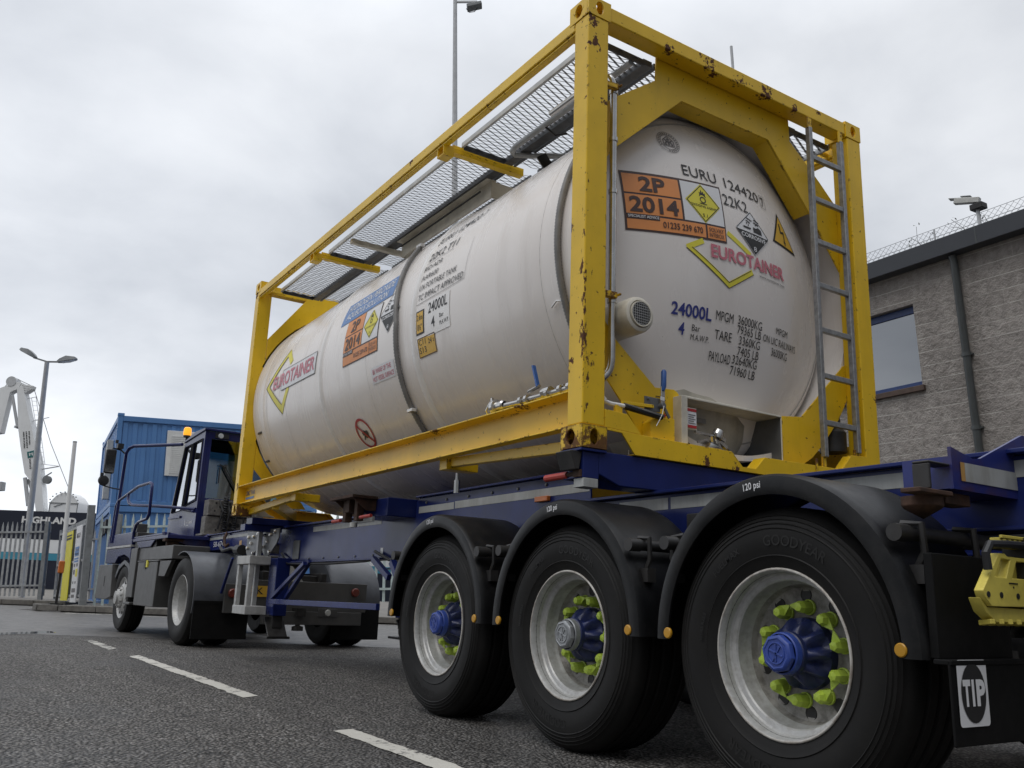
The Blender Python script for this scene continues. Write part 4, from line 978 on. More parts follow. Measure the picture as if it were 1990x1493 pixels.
m = MB(); m.box((.60, 1.99, 2.28), (.615, 3.56, 2.42)); m.box((.615, 1.99, 2.28), (1.5, 2.005, 2.42)); m.box((.615, 3.545, 2.28), (1.5, 3.56, 2.42)); m.box((1.5, 1.99, 2.28), (1.515, 3.56, 2.42)); m.box((.55, 1.98, 2.42), (.64, 3.57, 2.428)); m.build('spill_box', 'cream', tk, bevel=.003)
m = MB(); m.tube([(.565, 2.1, 2.36), (.565, 3.5, 2.36)], .008, 6); m.build('cable', 'black', tk)
# collapsible handrail lying on top, near the rear
m = MB(); m.tube([(.45, .16, 2.415), (.45, 1.42, 2.415), (.465, 1.49, 2.414), (.51, 1.52, 2.413), (.62, 1.44, 2.405), (.92, 1.22, 2.40)], .022, 10); m.build('handrail', 'alu', tk)
m = MB(); m.tube([(.45, 1.05, 2.40), (.50, 1.0, 2.33), (.56, .95, 2.34)], .008, 6); m.tube([(.56, .80, 2.36), (.70, .80, 2.30)], .012, 6); m.cyl((.555, .80, 2.362), (.54, .80, 2.37), .03, 10); m.bar((.66, 1.40, 2.40), (.72, 1.36, 2.28), .03, .07); m.build('safety_chain', 'darksteel', tk)
# ---- vent pipe beside the near rear post
m = MB(); px, py = .255, .085
pts = [(px, py, .52), (px, py, 2.14)]
pts += [(px-.005-.045*math.sin(RAD(a))*.5, py+.06*(1-math.cos(RAD(a))), 2.16+.06*math.sin(RAD(a))) for a in range(15, 91, 15)]+[(.225, .30, 2.235), (.25, .7, 2.26)]
low = [(px-.001, py, .50)]+[(px-.055*(1-math.cos(RAD(a))), py+.02*math.sin(RAD(a)), .49-.085*math.sin(RAD(a))) for a in range(15, 61, 15)]+[(.19, .12, .37), (.15, .16, .32)]
m.tube(list(reversed(low))+pts, .0205, 14); m.build('vent_pipe', 'steel', tk)
m = MB()
for z in (2.10, .835, 1.48, 1.80): m.cyl((px, py, z-.012), (px, py, z+.012), .026, 12); m.cut()
m.build('pipe_collar', 'steel', tk)
m = MB()
for z in (.86, 2.12): m.box((.1495, .05, z-.03), (.185, .11, z-.022)); m.bar((.16, .07, z), (.262, .058, z), .03, .035); m.tube([(.262, .045, z), (.262, .02, z)], .008, 6); m.cut()
m.build('pipe_bracket', 'yellow_cast', tk, bevel=.003)
# ---- ladder on the far side of the rear end
ld = MB()
for x0, x1, z0, z1 in ((1.872, 1.905, .165, 2.41), (2.200, 2.232, .225, 2.41)): ld.box((x0, -.006, z0), (x1, .030, z1))
lad = MB(); lad.box((1.872, -.006, .165), (1.905, .030, 2.41)); L0 = lad.build('ladder', 'galv', tk, bevel=.005)
lad = MB(); lad.box((2.198, -.006, .225), (2.231, .030, 2.41)); lad.build('stile', 'galv', L0, bevel=.005)
for k in range(7): r = MB(); z = 2.196-.302*k; r.box((1.906, -.002, z-.017), (2.197, .026, z+.017)); r.build('rung', 'galv', L0, bevel=.004)
m = MB()
for x, z in ((1.888, 2.43), (2.214, 2.43)): m.box((x-.022, .003, z-.03), (x+.022, .012, z+.055)); m.cut()
m.box((1.872, .012, .10), (1.905, .03, .17)); m.cut(); m.box((2.19, .012, .19), (2.24, .03, .25)); m.cut(); m.box((1.78, -.004, .04), (1.80, .002, .145)); m.build('ladder_bracket', 'yellow_cast', tk, bevel=.003)
m = MB(); m.lathe([(0, 0), (.085, 0), (.085, .13), (.07, .15), (.07, .16), (.055, .17), (.05, .23), (0, .24)], (2.21, .19, .25), (0, 0, 1), 20); m.build('document_holder', 'darksteel', tk)
# ---- emergency lever, spring and cable
lv = MB(); lv.bar((.568, .03, .30), (.574, .035, .40), .028, .008, up=(0, 1, 0)); LV = lv.build('emergency_lever', 'steel', tk, bevel=.002)
m = MB(); m.tube([(.573, .033, .378), (.578, .033, .40), (.581, .033, .485), (.581, .033, .497)], [.010, .0155, .0155, .009], 10); m.build('lever_grip', 'leverblue', LV)
m = MB(); m.box((.455, .045, .258), (.565, .053, .335)); m.bar((.566, .025, .295), (.612, .025, .230), .018, .008, up=(0, 1, 0)); m.cyl((.566, .015, .293), (.566, .05, .293), .016, 10); m.cyl((.478, .035, .322), (.478, .05, .322), .008, 8); m.build('lever_plate', 'plategrey', LV, bevel=.002)
m = MB(); n = 220; m.tube([(.296+.27*i/n, .03+.014*math.cos(i*.9), .252-.022*i/n+.014*math.sin(i*.9)) for i in range(n+1)], .0045, 5); m.tube([(.296, .03, .252), (.566, .03, .230)], .011, 8); m.build('spring', 'black', LV)
m = MB(); m.tube([(.15, .06, .30), (.19, .06, .268), (.225, .05, .258), (.30, .03, .252)], .012, 8); m.bar((.15, .05, .295), (.185, .05, .270), .02, .02); m.build('cable', 'white', LV)
m = MB(); m.bar((.285, .036, .270), (.505, .036, .281), .014, .018); m.box((.242, .03, .205), (.288, .05, .252)); m.build('pull_rod', 'yellow', LV, bevel=.002)
m = MB(); m.tube([(.563, .014, .29), (.545, .008, .24), (.52, .006, .20), (.50, .006, .17)], .002, 5); m.box((.538, .012, .318), (.566, .015, .338)); m.build('seal_tag', 'white', LV)
# ---- outlet cabinet
m = MB()
m.box((.732, .055, .104), (.778, .40, .384)); m.box((.778, .055, .372), (1.556, .40, .384)); m.box((1.548, .055, .104), (1.556, .40, .372)); m.box((.778, .55, .104), (1.548, .56, .372))
cab = m.build('outlet_cabinet', 'cream', tk, bevel=.003)
m = MB(); m.lathe([(0, .0), (.2, .012), (.36, .05), (.42, .09), (.44, .14), (.44, .5)], (1.10, .20, .44), (0, 1, 0), 40); m.build('vessel_outlet', 'beige', cab)
m = MB(); m.box((1.5475, .06, .104), (1.5478, .40, .371)); m.build('cabinet_lining', 'plategrey', cab, smooth=0)
m = MB()
m.tube([(.97, .06, .19), (1.0, .08, .11)], .020, 10); m.lathe([(0, -.02), (.055, -.02), (.06, 0), (.055, .02), (0, .02)], (1.0, .09, .125), (.2, -.4, 1), 18)
m.bar((.825, .05, .188), (.965, .05, .182), .018, .012); m.bar((.96, .045, .207), (1.02, .045, .105), .018, .012); m.bar((.845, .05, .133), (.92, .05, .158), .012, .012); m.bar((.96, .04, .19), (1.05, .05, .165), .03, .02); m.bar((1.0, .05, .165), (1.07, .05, .125), .02, .02)
m.lathe([(0, 0), (.03, 0), (.035, .02), (.03, .05), (0, .05)], (.99, .05, .17), (.5, 0, 1), 12); m.tube([(1.04, .05, .16), (1.08, .05, .12), (1.11, .06, .10)], .006, 6)
m.build('outlet_valve', 'steel', cab)
D2 = Decal(lambda u, v, off: (u, .075-off, v), 3)
D2.rect(.790, .212, .860, .322, 'pr_white'); D2.rect(.790, .212, .860, .228, 'pr_red', 1); D2.rect(.790, .306, .860, .322, 'pr_red', 1)
for k in range(5): D2.rect(.798, .236+.012*k, .852-.012*(k % 2), .241+.012*k, 'pr_grey', 1)
D2.build('notice', cab)
m = MB(); m.box((.779, .0755, .205), (.865, .08, .328)); m.build('notice_board', 'cream', cab, smooth=0)
D2 = Decal(lambda u, v, off: (u, .192-off, v), 3); D2.rect(.975, .283, 1.055, .312, 'hose'); D2.build('data_plate', cab)
D = Decal(on_y(.122), 5); D.ring((.628, .30), .040, .047, 'pr_red', 0, 16, RAD(-35), RAD(80)); D.poly([(.656, .272), (.684, .276), (.664, .252)], 'pr_red', 0)
for k in range(2): D.rect(.60, .352+.014*k, .675-.02*k, .357+.014*k, 'pr_brown', 0)
D.build('instruction_label', tk)
# ---- round vent housing with a grille
m = MB(); vc = Vector((.384, 0, .768))
m.lathe([(.085, .30), (.102, .29), (.102, .035), (.100, .02), (.096, .006), (.088, .0), (.078, -.002), (.078, .012), (.072, .012), (.072, -.012), (.066, -.012), (.066, .02), (0, .02)], vc, (0, 1, 0), 40); vh = m.build('vent_housing', 'cream', tk)
m = MB()
for k in range(-4, 5):
    c = k*.0145; h = math.sqrt(max(0, .066**2-c*c)); m.bar(vc+Vector((c, -.008, -h)), vc+Vector((c, -.008, h)), .005, .003); m.bar(vc+Vector((-h, -.0065, c)), vc+Vector((h, -.0065, c)), .005, .003)
m.build('grille', 'steel', vh, smooth=0)
m = MB(); m.lathe([(0, 0), (.0655, 0), (.0655, .004), (0, .004)], vc+Vector((0, .012, 0)), (0, 1, 0), 24); m.build('grille_back', 'black', vh)
# ---- air line valve along the near bottom rail
m = MB(); vx = .075
m.tube([(vx, .88, .355), (vx, .72, .350), (vx, .14, .345)], .017, 10); m.lathe([(0, 0), (.045, 0), (.048, .012), (.045, .03), (.03, .035), (.03, .10), (.022, .11)], (vx, .955, .36), (0, -1, 0), 20)
m.bar((vx-.02, .955, .32), (vx-.02, .955, .415), .014, .014); m.tube([(vx-.03, .96, .39), (vx-.045, .98, .34), (vx-.02, .99, .31)], .006, 6)
for y in (.66, .60, .40, .28, .20): m.lathe([(.018, -.014), (.03, -.012), (.03, .012), (.018, .014)], (vx, y, .35), (0, 1, 0), 10)
m.lathe([(0, 0), (.028, 0), (.028, .07), (0, .07)], (vx, .38, .36), (0, 1, 0), 8); m.tube([(vx-.02, .46, .40), (vx-.02, .57, .385)], .01, 6)
av = m.build('air_valve', 'steel', tk)
m = MB(); m.bar((vx-.02, .475, .395), (vx-.02, .527, .53), .026, .012); m.build('lever_grip', 'leverblue', av, bevel=.004)

# ---- markings on the rear head (u = x, v = z)
def dia(c, w, h): return [(c[0], c[1]-h), (c[0]+w, c[1]), (c[0], c[1]+h), (c[0]-w, c[1])]
def lerp2(p, q, t): return (p[0]+(q[0]-p[0])*t, p[1]+(q[1]-p[1])*t)
D = Decal(on_head)
TL, TR, BR, BL = (.428, 1.738), (1.147, 1.794), (1.143, 1.397), (.441, 1.341)
def hq(s, t): return lerp2(lerp2(BL, BR, s), lerp2(TL, TR, s), t)
def hrect(s0, t0, s1, t1, mat, l): D.quad(hq(s0, t0), hq(s1, t0), hq(s1, t1), hq(s0, t1), mat, l)
hrect(0, 0, 1, 1, 'pr_brown', 0)
hrect(.018, .63, .535, .955, 'pr_orange', 1); hrect(.018, .275, .535, .60, 'pr_orange', 1); hrect(.555, .275, .985, .965, 'pr_white', 1); hrect(.018, .03, .765, .245, 'pr_orange', 1); hrect(.785, .03, .985, .245, 'pr_orange', 1)
hrect(.018, .19, .31, .275, 'pr_brown', 2)
def htext(t, s0, t0, s1, t1, mat, l, bold=0.0):
    vs, fs = text_geo(t, bold); mi = D.slot(mat); off = .003+.0016*l; P = [hq(s0+(s1-s0)*x, t0+(t1-t0)*y) for x, y in vs]
    for f in fs:
        for k in range(1, len(f)-1): D.tri(P[f[0]], P[f[k]], P[f[k+1]], off, mi)
htext('2P', .155, .665, .395, .925, 'pr_brown', 3, .03); htext('2014', .05, .305, .50, .57, 'pr_brown', 3, .03)
htext('SPECIALIST ADVICE', .025, .21, .30, .255, 'pr_white', 4, .01); htext('01235 239 670', .335, .085, .73, .19, 'pr_brown', 3, .015)
htext('SOLVAY', .80, .145, .965, .215, 'pr_brown', 3, .01); htext('INTEROX', .80, .055, .965, .125, 'pr_brown', 3, .01)
dc = hq(.77, .62); D.poly(dia(dc, .133, .137), 'pr_yellow', 2); D.outline(dia(dc, .122, .126), .005, 'black', 3)
D.ring((dc[0], dc[1]+.022), .016, .023, 'black', 3, 20); D.rect(dc[0]-.028, dc[1]-.008, dc[0]+.028, dc[1]-.003, 'black', 3)
FL = [(-.03, .03), (-.022, .05), (-.026, .068), (-.014, .06), (-.008, .088), (.002, .066), (.012, .078), (.014, .058), (.026, .066), (.024, .048), (.03, .03), (.012, .047), (-.012, .047)]
D.poly([(dc[0]+x*.9, dc[1]+y*.95+.012) for x, y in FL], 'black', 3)
D.text('OXIDISING AGENT', dc[0]-.098, dc[1]-.033, dc[0]+.098, dc[1]-.016, 'black', 3, bold=.005); D.text('5.1', dc[0]-.016, dc[1]-.098, dc[0]+.020, dc[1]-.075, 'black', 3)
D.build('hazard_placard', tk)
D = Decal(on_head)
D.text('EURU', .868, 1.808, 1.135, 1.886, 'black', 1, dv=.006); D.text('124420', 1.205, 1.812, 1.535, 1.890, 'black', 1, dv=-.008); D.outline([(1.553, 1.783), (1.605, 1.779), (1.605, 1.877), (1.553, 1.881)], .003, 'pr_grey', 1); D.text('7', 1.562, 1.792, 1.596, 1.868, 'black', 1)
D.piece('serial_lettering', tk); D.text('22K2', 1.158, 1.678, 1.382, 1.756, 'black', 1); D.build('serial_lettering', tk)
D = Decal(on_head); cc_ = (1.397, 1.540)
D.poly(dia(cc_, .164, .156), 'pr_white', 1); D.poly([(cc_[0]-.155, cc_[1]-.006), (cc_[0], cc_[1]-.148), (cc_[0]+.155, cc_[1]-.006)], 'black', 2); D.outline(dia(cc_, .155, .147), .005, 'black', 2)
D.text('CORROSIVE', cc_[0]-.118, cc_[1]-.048, cc_[0]+.118, cc_[1]-.018, 'pr_white', 3, bold=.02); D.text('8', cc_[0]-.014, cc_[1]-.130, cc_[0]+.014, cc_[1]-.098, 'pr_white', 3)
def corr_sym(D, c, k):
    D.poly([(c[0]-.09*k, c[1]+.018*k), (c[0]-.02*k, c[1]+.018*k), (c[0]-.02*k, c[1]+.030*k), (c[0]-.09*k, c[1]+.030*k)], 'black', 3)
    D.poly([(c[0]+.005*k, c[1]+.008*k), (c[0]+.09*k, c[1]+.008*k), (c[0]+.085*k, c[1]+.04*k), (c[0]+.055*k, c[1]+.052*k), (c[0]+.03*k, c[1]+.04*k), (c[0]+.005*k, c[1]+.044*k)], 'black', 3)
    for x, y, dx in ((-.05, .095, .05), (.02, .10, .05), (-.06, .075, .04), (.015, .08, .05)): D.line((c[0]+x*k, c[1]+y*k), (c[0]+(x+dx)*k, c[1]+(y-.012)*k), .008*k, 'black', 3)
    for x, y in ((-.055, .055), (-.04, .045), (.035, .065), (.05, .072)): D.rect(c[0]+(x-.004)*k, c[1]+(y-.006)*k, c[0]+(x+.004)*k, c[1]+(y+.006)*k, 'black', 3)
corr_sym(D, cc_, 1.0); D.build('corrosive_placard', tk)
D = Decal(on_head)
T3 = [(1.742, 1.808), (1.618, 1.556), (1.905, 1.540)]; cg = (sum(p[0] for p in T3)/3, sum(p[1] for p in T3)/3)
D.poly(T3, 'black', 0); D.poly([lerp2(p, cg, .17) for p in T3], 'pr_gold', 1)
D.poly([(cg[0]-.028, cg[1]+.088), (cg[0]-.013, cg[1]+.088), (cg[0]-.012, cg[1]+.03), (cg[0]+.024, cg[1]+.040), (cg[0]+.02, cg[1]-.04), (cg[0]+.03, cg[1]-.035), (cg[0]+.018, cg[1]-.072), (cg[0]+.0, cg[1]-.035), (cg[0]+.01, cg[1]-.04), (cg[0]+.012, cg[1]+.018), (cg[0]-.026, cg[1]+.012)], 'black', 2)
D.build('voltage_triangle', tk)
D = Decal(on_head); yw = .034
def band(D, p, q, w, mat, l):
    D.line(p, q, w, mat, l)
lz = [(.842, 1.312), (1.149, 1.133), (1.352, 1.252)]
D.line((.836, 1.318), (1.155, 1.128), yw, 'pr_yellow', 0); D.line((1.140, 1.127), (1.358, 1.263), yw, 'pr_yellow', 0); D.line((.834, 1.306), (.955, 1.372), yw, 'pr_yellow', 0); D.line((1.155, 1.475), (1.35, 1.375), yw, 'pr_yellow', 0)
for a_, b_ in (((.83, 1.302), (1.149, 1.110)), ((1.149, 1.110), (1.370, 1.248)), ((.868, 1.312), (1.148, 1.146)), ((1.148, 1.146), (1.342, 1.266))): D.line(a_, b_, .004, 'pr_brown', 1)
D.text('EUROTAINER', 1.008, 1.278, 1.700, 1.366, 'pr_pink', 2, bold=.028, dv=.014); D.text('www.eurotainer.com', 1.425, 1.247, 1.70, 1.266, 'pr_grey', 1); D.build('company_lettering', tk)
D = Decal(on_head)
D.text('24000L', .738, .880, 1.022, .958, 'pr_navy', 1, bold=.022); D.text('4', .797, .772, .838, .845, 'pr_navy', 1, bold=.02); D.text('Bar', .888, .806, .946, .843, 'black', 1); D.text('M.A.W.P.', .885, .752, 1.018, .788, 'black', 1)
for t, a_, b_, c_2, d_ in (('MPGM', 1.055, .900, 1.195, .958), ('36000KG', 1.234, .908, 1.457, .962), ('79365 LB', 1.235, .850, 1.455, .902), ('TARE', 1.058, .786, 1.194, .842), ('3360KG', 1.258, .788, 1.452, .840), ('7405 LB', 1.255, .724, 1.45, .776), ('PAYLOAD', 1.035, .655, 1.205, .712), ('32640KG', 1.220, .668, 1.445, .720), ('71960 LB', 1.215, .602, 1.44, .655),
    ('MPGM', 1.610, .925, 1.742, .968), ('ON UIC RAILWAYS', 1.478, .852, 1.855, .897), ('36000KG', 1.575, .782, 1.758, .832)): D.text(t, a_, b_, c_2, d_, 'black', 1)
D.build('weight_lettering', tk)
D = Decal(on_head); ec = (.818, 2.043)
D.ring(ec, .078, .081, 'pr_grey', 1, 40); D.ring(ec, .055, .059, 'pr_grey', 1, 36)
for k in range(26):
    if 15 < k < 19: continue
    an = 2*math.pi*k/26; p = (ec[0]+.062*math.cos(an), ec[1]+.062*math.sin(an)); q = (ec[0]+.074*math.cos(an+.05), ec[1]+.074*math.sin(an+.05)); D.line(p, q, .007, 'pr_grey', 1)
for pl in ([(-.038, -.03), (.038, -.03), (.038, .012), (0, .048), (-.038, .012)],): D.outline([(ec[0]+x, ec[1]+y) for x, y in pl], .006, 'pr_grey', 1)
for a_, b_ in (((-.03, .02), (.0, -.01)), ((.03, .02), (0, -.01)), ((0, .036), (0, -.026)), ((-.026, -.02), (-.008, .008)), ((.026, -.02), (.008, .008)), ((-.02, .0), (.02, .0)), ((-.03, -.012), (-.018, -.026)), ((.03, -.012), (.018, -.026)), ((-.014, .02), (.014, .02))): D.line((ec[0]+a_[0], ec[1]+a_[1]), (ec[0]+b_[0], ec[1]+b_[1]), .008, 'pr_grey', 1)
D.build('approval_stamp', tk)

# ---- markings on the near side (u = -y, v = arc above the equator)
D = Decal(on_side)
lo = [(-5.495, .056), (-5.012, .40), (-4.63, .10), (-5.0, -.285)]
li = [(-5.395, .056), (-5.012, .315), (-4.72, .09), (-5.0, -.190)]
for i in (0, 2, 3):
    j = (i+1) % 4
    if i == 2: D.quad(lerp2(lo[2], lo[3], .42), lo[3], li[3], lerp2(li[2], li[3], .42), 'pr_yellow', 0)
    else: D.quad(lo[i], lo[j], li[j], li[i], 'pr_yellow', 0)
D.quad(lo[1], lerp2(lo[1], lo[2], .55), lerp2(li[1], li[2], .55), li[1], 'pr_yellow', 0)
for i in (0, 3): D.line(lo[i], lo[(i+1) % 4], .010, 'pr_brown', 1); D.line(li[i], li[(i+1) % 4], .008, 'pr_brown', 1)
D.rect(-5.02, -.045, -4.09, .165, 'pr_white', 1); D.outline([(-5.02, -.045), (-4.09, -.045), (-4.09, .165), (-5.02, .165)], .006, 'pr_grey', 2)
D.text('EUROTAINER', -5.27, -.005, -4.12, .135, 'pr_pink', 3, bold=.02); D.build('company_lettering', tk)
D = Decal(on_side)
D.quad((-3.63, .283), (-2.60, .305), (-2.60, .512), (-3.63, .512), 'pr_blue', 0)
D.text('HYDROGEN PEROXIDE', -3.57, .41, -2.66, .485, 'pr_white', 1, bold=.01); D.text('AQUEOUS SOLUTION', -3.55, .315, -2.72, .39, 'pr_white', 1, bold=.01); D.build('product_placard', tk)
D = Decal(on_side)
U0, U1, V0, V1 = -3.44, -2.74, -.128, .285
def pr(s0, t0, s1, t1, mat, l): D.rect(U0+(U1-U0)*s0, V0+(V1-V0)*t0, U0+(U1-U0)*s1, V0+(V1-V0)*t1, mat, l)
def pt(t, s0, t0, s1, t1, mat, l, b=0): D.text(t, U0+(U1-U0)*s0, V0+(V1-V0)*t0, U0+(U1-U0)*s1, V0+(V1-V0)*t1, mat, l, bold=b)
pr(0, 0, 1, 1, 'pr_brown', 0); pr(.012, .64, .535, .985, 'pr_orange', 1); pr(.012, .29, .535, .615, 'pr_orange', 1); pr(.55, .29, .988, .985, 'pr_white', 1); pr(.012, .02, .77, .26, 'pr_orange', 1); pr(.785, .02, .988, .26, 'pr_orange', 1); pr(.012, .20, .31, .285, 'pr_brown', 2)
pt('2P', .17, .68, .40, .93, 'pr_brown', 3, .02); pt('2014', .06, .32, .50, .58, 'pr_brown', 3, .02); pt('SPECIALIST ADVICE', .02, .215, .30, .262, 'pr_white', 4); pt('01235 239 670', .34, .09, .73, .18, 'pr_brown', 3, .01); pt('SOLVAY', .80, .15, .97, .22, 'pr_brown', 3); pt('INTEROX', .80, .06, .97, .13, 'pr_brown', 3)
dc = (U0+(U1-U0)*.77, V0+(V1-V0)*.635); D.poly(dia(dc, .140, .125), 'pr_yellow', 2); D.outline(dia(dc, .130, .116), .005, 'black', 3); D.ring((dc[0], dc[1]+.022), .014, .021, 'black', 3, 18); D.poly([(dc[0]+x*.9, dc[1]+y*.95+.012) for x, y in FL], 'black', 3)
D.text('OXIDISING AGENT', dc[0]-.10, dc[1]-.03, dc[0]+.10, dc[1]-.015, 'black', 3); D.text('5.1', dc[0]-.014, dc[1]-.085, dc[0]+.016, dc[1]-.065, 'black', 3); D.build('hazard_placard', tk)
D = Decal(on_side); cc_ = (-2.555, .147); D.poly(dia(cc_, .178, .172), 'pr_white', 1); D.poly([(cc_[0]-.168, cc_[1]-.006), (cc_[0], cc_[1]-.162), (cc_[0]+.168, cc_[1]-.006)], 'black', 2); D.outline(dia(cc_, .168, .162), .005, 'black', 2)
D.text('CORROSIVE', cc_[0]-.125, cc_[1]-.05, cc_[0]+.125, cc_[1]-.02, 'pr_white', 3, bold=.02); D.text('8', cc_[0]-.014, cc_[1]-.14, cc_[0]+.014, cc_[1]-.108, 'pr_white', 3); corr_sym(D, cc_, 1.1); D.build('corrosive_placard', tk)
D = Decal(on_side); D.rect(-2.89, -.375, -2.48, -.245, 'pr_white', 0); D.text('BE WARE OF THE', -2.86, -.300, -2.53, -.262, 'pr_pink', 1, bold=.01); D.text('HOT VESSEL SURFACE', -2.87, -.360, -2.50, -.322, 'pr_pink', 1, bold=.01); D.build('surface_notice', tk)
D = Decal(on_side); nc = (-3.352, -.725); R0, R1 = .118, .140
D.ring(nc, R0, R1, 'pr_red', 1, 40); D.line((nc[0]-.085, nc[1]+.085), (nc[0]+.085, nc[1]-.085), .022, 'pr_red', 2)
D.poly([(nc[0]+x, nc[1]+y) for x, y in ((-.05, .01), (-.03, .028), (-.012, .018), (.0, .035), (.022, .02), (.05, .03), (.062, .0), (.045, -.02), (.05, -.04), (.02, -.03), (.005, -.045), (-.02, -.03), (-.02, -.01), (-.045, -.012))], 'black', 1); D.line((nc[0]-.06, nc[1]-.05), (nc[0]-.01, nc[1]-.01), .012, 'black', 1); D.build('prohibition_sign', tk)
D = Decal(on_side)
D.text('EURU 124420', -2.118, .600, -1.50, .672, 'black', 1, dv=.01, bold=.006); D.text('7', -1.462, .612, -1.43, .683, 'black', 1); D.text('22K2 T11', -2.095, .438, -1.675, .512, 'black', 1, bold=.006)
D.text('RID/ADR', -2.093, .342, -1.82, .385, 'black', 1); D.text('AAR600', -2.09, .258, -1.84, .302, 'black', 1); D.text('UN PORTABLE TANK', -2.082, .175, -1.535, .222, 'black', 1); D.text('TC IMPACT APPROVED', -2.073, .092, -1.42, .140, 'black', 1)
D.line((-2.09, .412), (-1.70, .418), .004, 'pr_grey', 1); D.line((-2.085, .065), (-1.40, .08), .004, 'pr_grey', 1); D.line((-1.40, .08), (-1.40, .40), .003, 'pr_grey', 1)
D.build('serial_lettering', tk)
D = Decal(on_side); D.rect(-1.915, -.205, -1.585, .05, 'tank_band', 0); D.text('24000L', -1.89, -.045, -1.615, .035, 'black', 1, bold=.01); D.text('4', -1.845, -.155, -1.795, -.080, 'black', 1, bold=.01); D.text('Bar', -1.725, -.112, -1.665, -.082, 'black', 1); D.text('M.A.W.P.', -1.725, -.165, -1.60, -.135, 'black', 1); D.build('capacity_lettering', tk)
D = Decal(on_side); D.rect(-2.078, -.166, -1.958, .012, 'black', 0); D.rect(-2.066, -.154, -1.970, .000, 'pr_gold', 1); D.text('2.6m', -2.058, -.062, -1.978, -.018, 'black', 2); D.text("8'6\"", -2.05, -.135, -1.985, -.09, 'black', 2); D.build('height_plate', tk)
D = Decal(on_side); D.rect(-2.068, -.335, -1.808, -.192, 'pr_gold', 0); D.outline([(-2.064, -.331), (-1.812, -.331), (-1.812, -.196), (-2.064, -.196)], .006, 'pr_brown', 1); D.text('C11', -2.05, -.245, -1.95, -.205, 'black', 1); D.text('S13', -2.05, -.305, -1.95, -.262, 'black', 1); D.text('24 t', -1.91, -.255, -1.825, -.22, 'black', 1); D.build('class_plate', tk)
D = Decal(on_x(.0299)); D.m = lambda u, v, off: (.0855-off, -u, v)
D.text('CIMC TANK', -5.88, .205, -5.58, .252, 'pr_navy', 1, bold=.01); D.rect(-5.88, .165, -5.60, .188, 'pr_blue', 1); D.build('maker_lettering', tk)

# ================================================================== semi trailer
tr = thing('semi_trailer', 'navy blue three axle skeletal trailer under the yellow framed tank', 'trailer', (CW/2, 1.5, GZ))
WR, WZ0, AX = .535, -.905, (-1.17, .13, 1.43)
trinv = tr.matrix_basis.inverted()
def empty_part(name, loc, parent):
    o = bpy.data.objects.new(name, None); COL.objects.link(o); o.parent = parent; o.location = trinv @ Vector(loc); o.empty_display_size = .1; return o
